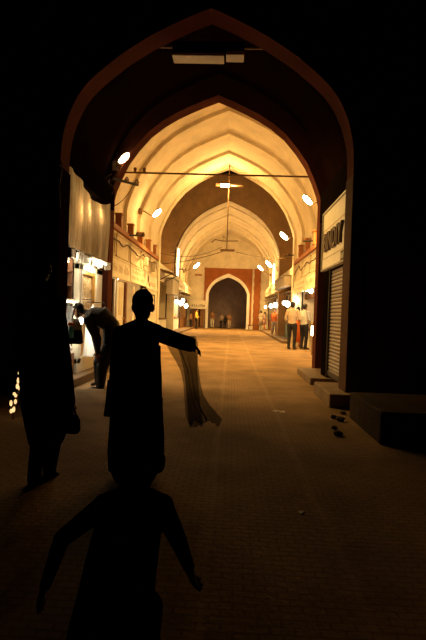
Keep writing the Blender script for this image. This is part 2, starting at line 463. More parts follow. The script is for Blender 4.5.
# red stone panel and white band round the gateway
A = arch_pts(-0.33, 1.84, 2.9, 4.62)
mb = MB(); path = A; y0 = 41.94
xl, xr, zt = -2.32, 1.68, 4.95
for y in (y0, 42.0):
    vs = [(x, y, z) for x, z in A] + [(x, y, zt) for x, z in A] + [(xl, y, 2.9), (xr, y, 2.9), (xl, y, zt), (xr, y, zt)]; n = len(A)
    fs = [(i, i + 1, n + i + 1, n + i) for i in range(n - 1)] + [(2 * n, 0, n, 2 * n + 2), (n - 1, 2 * n + 1, 2 * n + 3, 2 * n - 1)]
    mb.add(vs, fs)
soffit(mb, A, y0, 42.0)
mb.box(xl, xl + 0.28, y0, 42.0, 0.3, 2.9); mb.box(xr - 0.28, xr, y0, 42.0, 0.3, 2.9)
mb.box(xl - 0.05, xr + 0.05, y0 - 0.04, 42.0, zt, zt + 0.10)
struct(mb.build('trim_1', REDBRICK), 'red sandstone panel around the far gateway', 'trim')
Bp = arch_pts(-0.33, 1.62, 2.9, 4.32)
Ao = [(A[0][0], 0.0)] + A + [(A[-1][0], 0.0)]; Bo = [(Bp[0][0], 0.0)] + Bp + [(Bp[-1][0], 0.0)]
mb = MB(); n = len(Ao)
for y in (41.90, 42.0):
    mb.add([(x, y, z) for x, z in Ao] + [(x, y, z) for x, z in Bo], [(i, i + 1, n + i + 1, n + i) for i in range(n - 1)])
soffit(mb, Ao, 41.90, 42.0); soffit(mb, Bo, 41.90, 42.0)
struct(mb.build('trim_2', WHITEPAINT), 'white band outlining the far gateway arch', 'trim')
# banded pilaster right of the gateway
mb = MB()
for k in range(14):
    z = k * 0.36; d = 0.03 if k % 2 else 0.0
    mb.box(1.86 - d, 2.36 + d, 41.75 - d, 42.0, z, z + 0.36)
struct(mb.build('trim_3', REDBRICK), 'banded brown pilaster right of the far gateway', 'trim')

# shop rows: back walls, lintel bands, ledges
for side, X, s in (('left', XL, -1), ('right', XR, 1)):
    mb = MB()
    lo, hi = sorted((X + s * 1.5, X + s * 1.7)); mb.box(lo, hi, 11.4, 22.0, 0, 3.5)         # back of shops
    lo, hi = sorted((X, X + s * 1.6)); mb.box(lo, hi, 11.4, 22.0, 2.72, 3.5)                 # band above the signs
    for y in ((11.4, 15.4, 19.5) if s < 0 else (11.4, 15.4)):
        lo, hi = sorted((X + s * 0.25, X + s * 1.5)); mb.box(lo, hi, y, y + 0.2, 0, 2.72)    # partitions
    struct(mb.build('wall_shops_' + side, PLASTER2), f'cream wall above and behind the {side} row of shops in the first bay', 'wall')
    mb = MB()
    lo, hi = sorted((X - s * 0.10, X + s * 0.6)); mb.box(lo, hi, 11.45, 22.0, 3.50, 3.63)
    struct(mb.build('trim_ledge_' + side, REDWOOD), f'reddish wooden ledge above the {side} shop signs', 'trim')
    mb = MB()
    lo, hi = sorted((X + s * 1.4, X + s * 1.6)); mb.box(lo, hi, 29.0, 42.0, 0, 3.4)
    lo, hi = sorted((X + s * 0.05, X + s * 1.6)); mb.box(lo, hi, 29.0, 42.0, 2.7, 3.4)
    struct(mb.build('wall_far_shops_' + side, PLASTER2), f'cream wall above and behind the {side} row of shops in the far bay', 'wall')
    mb = MB()
    lo, hi = sorted((X - s * 0.42, X + s * 1.4)); mb.box(lo, hi, 22.6, 41.6, 0, 0.12)
    struct(mb.build('trim_kerb_' + side, STEPSTONE), f'low stone kerb along the {side} row of far shops', 'trim')
    mb = MB()
    lo, hi = sorted((X, X + s * 0.3)); mb.box(lo, hi, 22.5, 28.5, 2.7, 3.5)
    lo, hi = sorted((X + s * 1.4, X + s * 1.6)); mb.box(lo, hi, 22.5, 28.5, 0.0, 3.5)
    struct(mb.build('wall_court_shops_' + side, PLASTER2), f'pale shop wall on the {side} of the open court', 'wall')

# steps on the right, platform near the viewer
struct(MB().box(1.40, 1.86, 6.95, 8.25, 0, 0.19).build('trim_4', STEPSTONE, bevel=0.02), 'stone step in front of the shutter', 'trim')
struct(MB().box(1.49, 2.2, 9.2, 11.0, 0, 0.13).build('trim_5', STEPSTONE, bevel=0.015), 'low stone step at the foot of the inner arch', 'trim')
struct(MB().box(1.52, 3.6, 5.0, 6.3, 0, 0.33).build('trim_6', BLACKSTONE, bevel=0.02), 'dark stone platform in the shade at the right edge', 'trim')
struct(MB().box(-3.3, -2.42, 7.62, 10.9, 0, 0.14).build('trim_7', STEPSTONE, bevel=0.015), 'stone step below the lit shop on the left', 'trim')
# slim pilasters of the nearest arch
mb = MB(); mb.box(1.66, 1.86, 7.16, 7.62, 0.0, 3.30)
struct(mb.build('trim_8', PILASTER, bevel=0.01), 'red-brown pilaster beside the right sign', 'trim')
mb = MB(); mb.box(-2.70, -2.53, 7.16, 7.62, 0.0, 3.30)
struct(mb.build('trim_9', SHADESTONE, bevel=0.01), 'red-brown pilaster beside the plastic sheet', 'trim')


# ------------------------------------------------------------------ LAMPS
def spot(name, loc, power, color, aim, angle, parent, radius=0.08, blend=0.6):
    ld = bpy.data.lights.new(name, 'SPOT'); ld.energy = power; ld.color = color; ld.shadow_soft_size = radius
    ld.spot_size = math.radians(angle); ld.spot_blend = blend
    o = bpy.data.objects.new(name, ld); COL.objects.link(o); o.location = loc
    o.rotation_mode = 'QUATERNION'; o.rotation_quaternion = Vector(aim).to_track_quat('-Z', 'Y'); o.parent = parent
    return o


def street_lamp(head, mount, label, power, size, flood, aim, angle=140):
    """flood lamp: wall plate, rising arm, housing with a bulging glowing lens on the street side"""
    head = Vector(head); mount = Vector(mount); s = 1 if head.x < 0 else -1
    t = thing('street_lamp', label, 'street lamp', tuple(mount), 'street lamps along the street walls')
    ax = (Vector((s, -0.15, 0.95))).normalized()
    MB().tube([mount, mount + Vector((s * 0.12, 0, 0.02)), head - ax * size * 1.0], 0.02, 8).build('arm', RUST, t, world=True, smooth=True)
    q = Vector((0, 0, 1)).rotation_difference(ax).to_matrix()
    nrm = (Vector((s, -0.5, -0.9))).normalized(); nrm = (nrm - ax * nrm.dot(ax)).normalized()
    hz = MB().ellipsoid(head - nrm * size * 0.22, (size * 0.42, size * 0.42, size * 1.0), R=q).build('housing', METAL, t, world=True, smooth=True)
    MB().ellipsoid(head, (size * 0.44, size * 0.44, size * 0.98), R=q).build('lens', LAMPGLOW, t, world=True, smooth=True).parent = hz
    MB().box(-0.06, 0.06, -0.06, 0.06, -0.1, 0.1).build('wall_plate', RUST, t)
    lo = head + nrm * size * 0.75 - mount
    if power: point('lamp_light', lo + Vector((s * 0.12, -0.05, -0.05)), power * K_LAMP * 0.75, WARM, t, 0.10)
    if flood: spot('flood_light', lo, flood * K_LAMP, WARM, aim, angle, t)
    return t


LAMPS = [
    ((124, 158, 10.86), (-2.66, 10.98, 4.42), 'small glowing lamp high on the left edge of the second arch, above the plastic sheet', 0, 0.15, 950, (0.75, 0.2, -0.75), 122),
    ((157, 213, 18.3), (-3.45, 18.3, 4.9), 'starry bright lamp on the left side of the first vault, above the wooden stubs', 85, 0.20, 1400, (0.5, 0.0, -1), 122),
    ((307.5, 200, 16.0), (2.95, 16.0, 4.95), 'slanting lamp on the right side of the first vault, above the right sign', 130, 0.20, 1250, (-0.3, 0.0, -1), 122),
    ((284, 236, 23.2), (2.75, 22.6, 4.85), 'slanting lamp beside the right end of the third arch', 50, 0.24, 1300, (-0.5, 0.0, -1), 125),
    ((269, 264, 32.5), (2.95, 32.6, 4.2), 'brightest lamp at the right of the far bay, right of the gateway panel', 130, 0.28, 1400, (-0.3, 0, -1), 130),
    ((260.5, 268, 38.0), (2.90, 38.0, 4.3), 'smaller slanting lamp right of the far gateway, below the brightest far lamp', 120, 0.26, 900, (-0.3, 0.2, -1), 140),
    ((196.5, 265.5, 36.0), (-3.5, 36.0, 4.2), 'slanting lamp on the left side of the far bay, above the cream far board', 140, 0.28, 1300, (0.3, 0, -1), 130),
]
for (px, py, Y), mount, lab, pw, sz, fl, aim, ang in LAMPS:
    street_lamp(at(px, py, Y), mount, lab, pw, sz, fl, aim, ang)

# upright tube lights by the fourth arch
for px, ya, yb, Y, lab in ((178.6, 249, 276, 28.3, 'upright glowing tube light on the left jamb of the fourth arch'),
                           (274, 264, 284, 31.0, 'upright glowing tube light on the right wall of the far bay')):
    a = at(px, ya, Y); b = at(px, yb, Y); b.x = a.x
    t = thing('tube_light', lab, 'tube light', tuple(b), 'upright tube lights')
    s = -1 if a.x < 0 else 1
    MB().tube([a, b], 0.045, 10).build('tube', TUBEGLOW, t, smooth=True, world=True)
    lo, hi = sorted((a.x + s * 0.05, a.x + s * 0.12))
    MB().box(lo, hi, Y - 0.05, Y + 0.05, b.z - 0.06, a.z + 0.06).build('batten', WHITEPAINT, t, world=True)
    for z in (b.z + 0.2, a.z - 0.2):
        MB().tube([(a.x + s * 0.1, Y, z), (a.x + s * 0.1, Y + 0.05, z), (a.x + s * 0.55, Y + 0.25, z)], 0.02, 6).build('clamp', RUST, t, world=True)
    point('tube_glow', ((a + b) / 2 + Vector((-s * 0.15, -0.2, 0)) - b), 40 * K_LAMP, WARM, t, 0.2)

# hanging fixture at the third arch apex: long rod, tube batten, short cross bar
top = at(229.6, 168, 21.8)
t = thing('hanging_light', 'fluorescent batten hanging on a long rod below the apex of the third arch', 'ceiling light', (top.x, 21.8, 7.72))
zf = at(230, 186, 21.8).z; zb = at(228, 250, 21.8).z
MB().tube([(top.x, 21.8, 7.75), (top.x, 21.8, zb)], 0.022, 10).build('rod', RUST, t, world=True, smooth=True)
MB().box(top.x - 0.57, top.x + 0.62, 21.74, 21.86, zf - 0.03, zf + 0.09).build('batten', RUST, t, world=True, bevel=0.01)
MB().tube([(top.x - 0.36, 21.68, zf - 0.01), (top.x + 0.02, 21.68, zf - 0.01)], 0.065, 10).build('lit_tube', LAMPGLOW, t, world=True, smooth=True)
MB().tube([(top.x + 0.1, 21.68, zf - 0.01), (top.x + 0.56, 21.68, zf - 0.01)], 0.03, 10).build('dead_tube', CREAM, t, world=True, smooth=True)
MB().box(top.x - 0.28, top.x + 0.34, 21.75, 21.85, zb - 0.06, zb + 0.03).build('cross_bar', RUST, t, world=True)
point('batten_glow', (-0.2, -0.3, zf - 7.72 - 0.2), 240 * K_LAMP, WARM, t, 0.15)
# a fan below, further in
p = at(223, 241, 25.0)
t = thing('wall_bracket', 'thin crooked bracket hanging in front of the far vault beside the long rod', 'bracket', tuple(p))
MB().tube([(p.x - 0.55, 25, p.z - 0.1), (p.x - 0.4, 25, p.z + 0.06), (p.x, 25, p.z), (p.x + 0.75, 25, p.z + 0.02)], 0.025, 8).build('arm', RUST, t, world=True)
MB().tube([(p.x, 25, p.z), (p.x, 25, p.z + 0.25), (top.x, 21.9, zb + 0.45)], 0.012, 6).build('stay', CABLE, t, world=True)

# tie rod across the first vault
a = at(130, 172.5, 14.5); b = at(315, 186.5, 14.5)
t = thing('tie_rod', 'thin metal rod spanning the first vault from wall to wall', 'tie rod', tuple(a))
MB().tube([(a.x - 0.4, 14.5, a.z), (b.x + 0.3, 14.5, a.z)], 0.028, 8).build('rod', RUST, t, world=True, smooth=True)
for dx in (0.15, 0.42):
    MB().tube([(a.x + dx, 14.5, a.z), (a.x + dx, 14.5, a.z + 0.14)], [0.035, 0.05], 8).build('insulator', RUST, t, world=True)


# bracket arms with insulators
def bracket(a, b, label, dz=0.12, r=0.03, ni=2):
    a = Vector(a); b = Vector(b)
    t = thing('cable_bracket', label, 'bracket', tuple(a), 'cable brackets on the walls')
    MB().tube([a, b], r, 8).build('bar', DARKMETAL, t, world=True)
    for k in range(ni):
        p = a.lerp(b, 0.55 + 0.4 * k / max(1, ni - 1))
        MB().tube([p, p + Vector((0, 0, dz * 0.4)), p + Vector((0, 0, dz))], [0.03, 0.06, 0.025], 8).build('insulator', RUST, t, world=True)
    return t


bracket(at(112, 178.5, 10.9), at(138, 185, 11.6), 'dark bar bracket jutting from the left edge of the second arch below its lamp')
bracket(at(129, 235, 15.5), at(144, 236, 16.1), 'small two-pronged bracket above the left ledge between wooden stubs')
bracket(at(319, 240.5, 17.0), at(303, 241.5, 17.2), 'two-pronged bracket above the right ledge near the slanting lamp')
bracket(at(178, 269, 29.5), at(186, 270, 30.0), 'bracket beside the left upright tube light', 0.1, 0.025)
bracket(at(294, 255, 21.0), at(285, 256, 21.2), 'bracket near the far end of the right ledge', 0.1, 0.025)


def cable(name, pts, r, label, material=CABLE):
    o = MB().tube(pts, r, 6).build(name, material, smooth=True)
    return tag(o, label, 'cable', 'loose cables')


def sag(a, b, d, n=12):
    a = Vector(a); b = Vector(b)
    return [a.lerp(b, k / n) - Vector((0, 0, 4 * d * (k / n) * (1 - k / n))) for k in range(n + 1)]


cable('cable', sag(at(150, 264, 24.0), at(224, 251, 22.0), 0.15), 0.015, 'drooping cable from the left shops up to the long hanging rod')
cable('cable', sag(at(160, 253, 22.9), at(222, 247, 24.9), 0.3), 0.012, 'thin upper cable crossing the open court to the crooked bracket')
cable('cable', sag(at(236, 252, 22.0), at(290, 258, 24.0), 0.1), 0.012, 'thin cable from the long hanging rod to the right wall')
# loops of cable on the left upper panels
pts = []
for k in range(60):
    u = k / 59; y = 12.3 + 9.0 * u
    pts.append((XL - 0.05 + 0.10, y, 3.34 - 0.12 * abs(math.sin(u * 9.5)) - 0.14 * max(0, math.sin(u * 23 + 1)) * (0.5 + 0.5 * math.sin(u * 5))))
cable('cable', pts, 0.022, 'looped cable slung along the cream panels above the left signs')
pts = []
for k in range(60):
    u = k / 59; y = 15.6 + 6.2 * u
    pts.append((XR - 0.06, y, 3.30 - 0.16 * abs(math.sin(u * 8.0)) - 0.12 * max(0, math.sin(u * 19 + 1))))
cable('cable', pts, 0.022, 'looped cable slung along the panels above the right signs')
# tangle at the left edge of the second arch
base = at(109, 190, 10.9)
t = thing('cable_tangle', 'ragged tangle of cables and cloth on the left edge of the second arch', 'cable tangle', tuple(base))
for k in range(9):
    a = base + Vector((random.uniform(-0.12, 0.12), random.uniform(-0.1, 0.0), random.uniform(-0.45, 0.35)))
    b = base + Vector((random.uniform(-0.3, 0.25), random.uniform(-0.2, 0.0), random.uniform(-0.5, 0.3)))
    c = a.lerp(b, 0.5) + Vector((random.uniform(-.1, .1), -0.05, random.uniform(-0.2, 0.05)))
    MB().tube([a, c, b], 0.010, 6).build('wire', CABLE, t, world=True)
MB().tube([base + Vector((0.02, -0.03, -0.9)), base + Vector((0, -0.04, -0.3)), base + Vector((0.02, -0.04, 0.1))], [0.03, 0.06, 0.05], 8).build('cable_bundle', DARKWOOD, t, world=True)
cable('cable', sag(at(113, 206, 11.5), at(135, 182, 12.2), 0.12), 0.010, 'short cable rising from the tangle to the dark bar bracket')
cable('cable', [(-2.56, 7.15, 3.42), (-2.50, 7.14, 3.3), (-2.54, 7.14, 3.0), (-2.52, 7.15, 2.7)], 0.012, 'thin wire hanging at the top of the left pilaster')

# ------------------------------------------------------------------ beam with trough light high in the nearest arch
z0 = at(208, 47, 8.0).z
t = thing('hanging_sign_light', 'unlit trough light on a dark cross beam high in the nearest arch', 'light fixture', (AX, 8.0, z0))
a = at(146, 45, 8.0); b = at(272, 48, 8.0)
MB().tube([(a.x - 0.5, 8.0, z0), (b.x + 0.5, 8.0, z0)], 0.03, 8).build('cross_beam', RUST, t, world=True)
c0 = at(173, 59, 8.0); c1 = at(224, 61, 8.0); c2 = at(226, 58, 8.0); c3 = at(244, 57, 8.0)
MB().box(c0.x, c3.x, 7.92, 8.14, c0.z + 0.04, z0 + 0.05).build('backing_board', DARKWALL, t, world=True)
MB().box(c0.x, c1.x, 7.86, 8.12, c0.z - 0.012, c0.z + 0.04).build('trough', CREAM, t, world=True, bevel=0.01)
MB().box(c2.x, c3.x, 7.88, 8.12, c0.z + 0.02, c0.z + 0.08).build('end_box', CREAM, t, world=True, bevel=0.01)
for dx in (0.2, 0.95):
    MB().tube([(c0.x + dx, 8.03, z0), (c0.x + dx + 0.1, 8.03, z0 + 0.4)], 0.012, 6).build('stay', RUST, t, world=True)


# ------------------------------------------------------------------ RIGHT SHUTTERED SHOP
t = thing('shop_sign', 'large cream sign board with dark raised letters above the right shutter', 'sign', (1.75, 8.75, 2.14))
Y0, Y1, Z0, Z1 = 7.63, 9.95, 2.14, 3.27
MB().box(1.76, 1.82, Y0, Y1, Z0, Z1).build('board', SIGNCREAM, t, world=True, bevel=0.008)
mb = MB()
for (y0, y1, z0_, z1_) in ((Y0, Y1, Z0, Z0 + 0.03), (Y0, Y1, Z1 - 0.03, Z1), (Y0, Y0 + 0.03, Z0, Z1), (Y1 - 0.03, Y1, Z0, Z1)):
    mb.box(1.735, 1.765, y0, y1, z0_, z1_)
mb.build('rim', METAL, t, world=True)
mb = MB()
for (y0, y1, z0_, z1_) in ((Y0 + 0.10, Y1 - 0.08, 2.36, 2.375), (Y0 + 0.10, Y1 - 0.08, 2.90, 2.915), (Y0 + 0.10, Y0 + 0.115, 2.36, 2.915), (Y1 - 0.095, Y1 - 0.08, 2.36, 2.915)):
    mb.box(1.752, 1.762, y0, y1, z0_, z1_)
mb.build('border_line', FADEINK, t, world=True)
fc = bpy.data.curves.new('lettering', 'FONT'); fc.body = 'BINDIY'; fc.size = 0.46; fc.extrude = 0.025; fc.offset = 0.012
fc.align_x = 'CENTER'; fc.align_y = 'CENTER'; fc.space_character = 1.12
fo = bpy.data.objects.new('lettering', fc); COL.objects.link(fo); 
RT = Matrix(((0, 0, -1), (-1, 0, 0), (0, 1, 0))).to_4x4()
LM = Matrix.Translation(Vector((1.735, 8.86, 2.63)) - Vector((1.75, 8.75, 2.14))) @ RT @ Matrix.Diagonal((0.93, 1.0, 1, 1))
dg = bpy.context.evaluated_depsgraph_get(); dg.update()
lm = bpy.data.meshes.new_from_object(fo.evaluated_get(dg)); lm.materials.clear(); lm.materials.append(INK); lm.transform(LM)
bpy.data.objects.remove(fo)
lo_ = bpy.data.objects.new('lettering', lm); COL.objects.link(lo_); lo_.parent = t
MB().box(1.745, 1.765, Y0 + 0.10, Y0 + 0.60, 2.17, 2.335).build('corner_plate', INK, t, world=True)
mb = MB()
for k in range(7): mb.box(1.738, 1.75, Y0 + 0.14 + k * 0.062, Y0 + 0.17 + k * 0.062, 2.20 + 0.01 * (k % 2), 2.30 - 0.012 * (k % 3))
mb.build('plate_lettering', SIGNCREAM, t, world=True)

t = thing('roller_shutter', 'closed ribbed metal roller shutter below the cream sign on the right', 'shutter', (1.84, 8.45, 0.19))
rings = []
mb = MB(); nz = 30; zz = [0.16 + (2.12 - 0.16) * k / nz for k in range(nz + 1)]
for k in range(nz):
    zm = (zz[k] + zz[k + 1]) / 2; h = (zz[k + 1] - zz[k]) / 2
    vs = []
    for j in range(5):
        a = -PI / 2 + PI * j / 4
        for y in (7.74, 9.34): vs.append((1.86 - 0.028 * math.cos(a), y, zm + h * math.sin(a)))
    mb.add(vs, [(2 * j, 2 * j + 1, 2 * j + 3, 2 * j + 2) for j in range(4)])
mb.box(1.86, 1.88, 7.74, 9.34, 0.16, 2.12)
mb.build('curtain', SHUTTER, t, world=True)
MB().box(1.80, 1.90, 7.66, 7.75, 0.14, 2.13).build('guide_rail', DARKMETAL, t, world=True)
MB().box(1.80, 1.90, 9.33, 9.42, 0.0, 2.13).build('guide_rail', DARKMETAL, t, world=True)
MB().box(1.82, 1.87, 7.75, 9.33, 0.19, 0.27).build('bottom_bar', DARKMETAL, t, world=True)
# rubble under the step
for k in range(5):
    r = random.uniform(0.025, 0.055); x = random.uniform(1.12, 1.5); y = random.uniform(5.3, 6.8)
    mb = MB().ellipsoid((0, 0, 0), (r, r * random.uniform(.7, 1.2), r * 0.6), 8, 5)
    for v in mb.v: v *= random.uniform(0.8, 1.15)
    o = mb.build('rubble_lump', RUBBLE); o.location = (x, y, r * 0.5); o.rotation_euler.z = random.uniform(0, 6)
    tag(o, 'dark lump of rubble on the ground between the stone step and the dark platform', 'rubble', 'rubble beside the right steps')
for px, py, lab in ((282, 412, 'pale paper scrap on the paving nearest the right step'), (276, 411.5, 'pale paper scrap beside the other scrap on the paving'), (301, 512, 'tiny pale litter speck on the dark paving')):
    a = (py - 316) ; Y = 625 / a
    q = at(px, py, Y)
    mb = MB().box(-0.05, 0.05, -0.045, 0.045, 0, 0.004); mb.v[5].z += 0.008
    o = mb.build('paper_scrap', LITTER); o.location = (q.x, q.y, 0.0); o.scale = (0.35 if Y < 5 else 0.8,) * 2 + (1,); o.rotation_euler.z = random.uniform(0, 3)
    tag(o, lab, 'litter', 'paper scraps on the paving')

# ------------------------------------------------------------------ LEFT LIT SHOP IN THE PORCH
# plastic sheet
mb = MB(); NY, NZ = 40, 20
rows = []
for j in range(NZ + 1):
    v = j / NZ
    for i in range(NY + 1):
        u = i / NY
        y = 7.56 + 2.77 * u
        zt_ = 3.42 + 0.05 * math.sin(u * 7) - 0.12 * max(0, math.sin(u * PI)) + (0.02 if u < .1 else 0)
        zb_ = 2.20 + 0.03 * math.sin(u * 11)
        z = zt_ + (zb_ - zt_) * v
        x = -2.585 + 0.05 * math.sin(u * 9 + v * 1.5) * 0.6 + 0.02 * math.sin(u * 31) + 0.09 * v * (1 - v)
        mb.v.append(Vector((x, y, z)))
for j in range(NZ):
    for i in range(NY):
        a = j * (NY + 1) + i; mb.f.append([a, a + 1, a + NY + 2, a + NY + 1]); mb.m.append(0)
o = mb.build('plastic_sheet', SHEET, smooth=True)
tag(o, 'brownish translucent plastic sheet hanging high above the lit shop on the left', 'plastic sheet')
# three bulbs added behind the sheet to make its bright reflection spots
for (px, py), lab in (((79, 211), 'left added bulb for the reflection spots on the plastic sheet'), ((89.5, 211), 'middle added bulb for the reflection spots on the plastic sheet'), ((99, 214.5), 'right added bulb for the reflection spots on the plastic sheet')):
    Y = {79: 8.5, 89.5: 9.2, 99: 9.85}[px]
    q = at(px, py, Y); x = -2.77
    f = -2.60 / q.x; q = EYE + (q - EYE) * f
    t = thing('shop_bulb', lab, 'light bulb', (x, q.y, 3.42), 'added bulbs behind the plastic sheet')
    MB().tube([(0, 0, 0.03), (0, 0, q.z - 3.42 + 0.1)], 0.008, 6).build('cord', CABLE, t)
    MB().tube([(0, 0, q.z - 3.42 + 0.05), (0, 0, q.z - 3.42 + 0.12)], 0.022, 8).build('socket', DARKMETAL, t)
    MB().ellipsoid((0, 0, q.z - 3.42), (0.045, 0.045, 0.06)).build('bulb', BULBGLOW, t, smooth=True)
    point('bulb_light', (0.05, 0, q.z - 3.42), 7.0 * K_SHOP, (1, .68, .30), t, 0.03)
# row of little packets below the sheet
for k in range(11):
    y = 7.9 + k * 0.225
    mb = MB().box(-0.02, 0.02, -0.075, 0.075, -0.14, 0.0)
    mb.v[0].x += 0.02; mb.v[5].y -= 0.03; mb.v[6].y -= 0.02
    o = mb.build('foil_packet', WHITEPAINT, bevel=0.01); o.location = (-2.54, y, 2.20 - 0.02 * (k % 2)); o.rotation_euler = (0.15 * math.sin(k * 2.1), 0.1, 0.3 * math.sin(k * 1.7))
    tag(o, 'shiny white packet in the row hanging under the plastic sheet', 'packet', 'packets hanging under the plastic sheet')
o = MB().tube([(-2.54, 7.64, 2.21), (-2.54, 10.4, 2.21)], 0.012, 6).build('hanging_rail', DARKMETAL)
tag(o, 'thin rail under the plastic sheet that carries the white packets', 'rail')
# tall framed showcase with gilded panel
ya, yb = 8.45, 9.95
t = thing('showcase', 'tall cream framed showcase with a gilded panel under the plastic sheet', 'showcase', (-2.66, 9.2, 0.14))
mb = MB(); mb.box(-2.70, -2.60, ya, ya + 0.20, 0.3, 2.03); mb.box(-2.70, -2.60, yb - 0.42, yb, 0.3, 2.03)
mb.box(-2.70, -2.60, ya, yb, 1.92, 2.03); mb.box(-2.70, -2.60, ya, yb, 0.14, 0.4)
fr = mb.build('frame', CREAM, t, world=True, bevel=0.012)
mb = MB()
for (y0, y1, z0_, z1_) in ((ya + 0.20, ya + 0.25, 0.4, 1.92), (yb - 0.47, yb - 0.42, 0.4, 1.92), (ya + 0.25, yb - 0.47, 1.87, 1.92)):
    mb.box(-2.68, -2.62, y0, y1, z0_, z1_)
mb.build('inner_moulding', BRASS, t, world=True).parent = fr
mb = MB(); mb.box(-2.72, -2.69, ya + 0.2, yb - 0.42, 0.4, 1.92)
for k in range(22):
    y = ya + 0.34 + random.random() * 0.65; z = 0.9 + random.random() * 0.9
    mb.ellipsoid((-2.69, y, z), (0.02, 0.06, 0.08), 8, 6)
mb.build('gilded_panel', GOLD, t, world=True, smooth=False)
MB().box(-2.655, -2.648, ya + 0.2, yb - 0.42, 0.4, 1.92).build('glass', GLASS, t, world=True)
MB().box(-2.92, -2.66, ya, yb, 2.03, 2.12).build('top_board', CREAM, t, world=True, bevel=0.01)
# strip light by the counters; the one over the showcase added to brighten it
t = thing('strip_light', 'white strip light under the plastic sheet left of the showcase', 'tube light', (-2.78, 8.05, 2.04))
MB().box(-0.04, 0.04, -0.32, 0.34, 0.03, 0.06).build('batten', WHITEPAINT, t)
MB().tube([(0, -0.3, 0), (0, 0.32, 0)], 0.02, 8).build('tube', TUBEGLOW, t, smooth=True)
point('strip_glow', (0.12, -0.05, -0.12), 13 * K_SHOP, (1, .86, .62), t, 0.08)
t = thing('strip_light', 'added white strip light brightening the tall cream showcase', 'tube light', (-2.44, 9.1, 2.12))
MB().box(-0.14, 0.03, -0.5, 0.5, 0.02, 0.04).build('batten', WHITEPAINT, t)
MB().tube([(0, -0.48, 0), (0, 0.48, 0)], 0.014, 8).build('tube', TUBEGLOW, t, smooth=True)
point('strip_glow', (0.05, 0.05, -0.12), 18 * K_SHOP, (1, .86, .62), t, 0.06)
# low counter where the man bends
t = thing('glass_counter', 'low lit glass counter that the stooping man looks into', 'counter', (-2.72, 8.05, 0.14))
MB().box(-3.02, -2.64, 7.70, 8.42, 0.14, 0.50).build('plinth', WOOD, t, world=True, bevel=0.01)
MB().box(-3.00, -2.66, 7.72, 8.40, 0.50, 0.54).build('shelf', WHITEPAINT, t, world=True)
MB().box(-3.01, -2.98, 7.72, 8.40, 0.54, 1.38).build('back_panel', WHITEPAINT, t, world=True)
MB().box(-2.655, -2.648, 7.72, 8.40, 0.54, 1.38).build('glass', GLASS, t, world=True)
MB().box(-3.02, -2.64, 7.70, 8.42, 1.38, 1.41).build('top', CREAM, t, world=True, bevel=0.006)
MB().box(-2.70, -2.665, 7.74, 8.38, 1.345, 1.375).build('lamp_strip', TUBEGLOW, t, world=True)
point('counter_light', (-0.05, 0.0, 1.10), 12 * K_SHOP, (1, .92, .78), t, 0.05)
for k, (x, y, col_, sz) in enumerate(((-2.85, 7.85, BRASS, .08), (-2.65, 7.9, PINK, .07), (-2.8, 8.1, TEAL, .09), (-2.62, 8.22, WHITEPAINT, .07))):
    mb = MB().lathe([(sz * .4, 0), (sz * .7, sz * .4), (sz * .75, sz), (sz * .35, sz * 1.5), (sz * .4, sz * 1.8)])
    o = mb.build('trinket_jar', col_, smooth=True); o.location = (x - 0.06, y, 0.54)
    tag(o, ['brass', 'pink', 'dark teal', 'white'][k] + ' little jar inside the low lit glass counter', 'jar', 'jars in the glass counter')
# shelf boards left of the showcase
t = thing('shelf_unit', 'narrow shelf unit with brown boards between left pilaster and showcase', 'shelf', (-2.85, 7.9, 1.41))
for y in (7.68, 8.36): MB().box(-3.05, -2.7, y, y + 0.035, 1.41, 2.1).build('side_panel', WOOD, t, world=True)
for z in (1.63, 1.86): MB().box(-3.05, -2.70, 7.7, 8.38, z, z + 0.03).build('board', WOOD, t, world=True)
MB().box(-3.08, -3.05, 7.68, 8.40, 1.41, 2.1).build('back_panel', CREAM, t, world=True)
for k in range(9):
    z = (1.41, 1.66, 1.89)[k // 3]; y = 7.82 + 0.19 * (k % 3)
    mb = MB().box(-0.06, 0.06, -0.07, 0.07, 0, 0.17 - 0.03 * (k % 2))
    o = mb.build('gift_box', [REDWOOD, CREAM, PINK, WOOD, WHITEPAINT, BRASS, CREAM, WOOD, REDWOOD][k], bevel=0.006); o.location = (-2.82, y, z)
    tag(o, ('lowest', 'middle', 'top')[k // 3] + '-shelf souvenir box, ' + ('nearest the pilaster', 'in the middle', 'nearest the showcase')[k % 3] + ', in the narrow shelf unit', 'box', 'boxes on the narrow shelf unit')


# hanging pale cloth beside the man
def hanging_cloth(name, x, y0, y1, z0, z1, material, label, cat='cloth', folds=4, group=None, amp=0.03):
    mb = MB(); n = 28
    for zi in range(7):
        z = z1 + (z0 - z1) * zi / 6
        for k in range(n + 1):
            u = k / n
            mb.v.append(Vector((x + amp * math.sin(u * folds * 2 * PI) * (0.5 + 0.5 * zi / 6), y0 + (y1 - y0) * u, z + 0.015 * math.sin(u * 5))))
    for zi in range(6):
        for k in range(n):
            a = zi * (n + 1) + k; mb.f.append([a, a + 1, a + n + 2, a + n + 1]); mb.m.append(0)
    o = mb.build(name, material, smooth=True)
    m_ = o.modifiers.new('thickness', 'SOLIDIFY'); m_.thickness = 0.008
    return tag(o, label, cat, group)


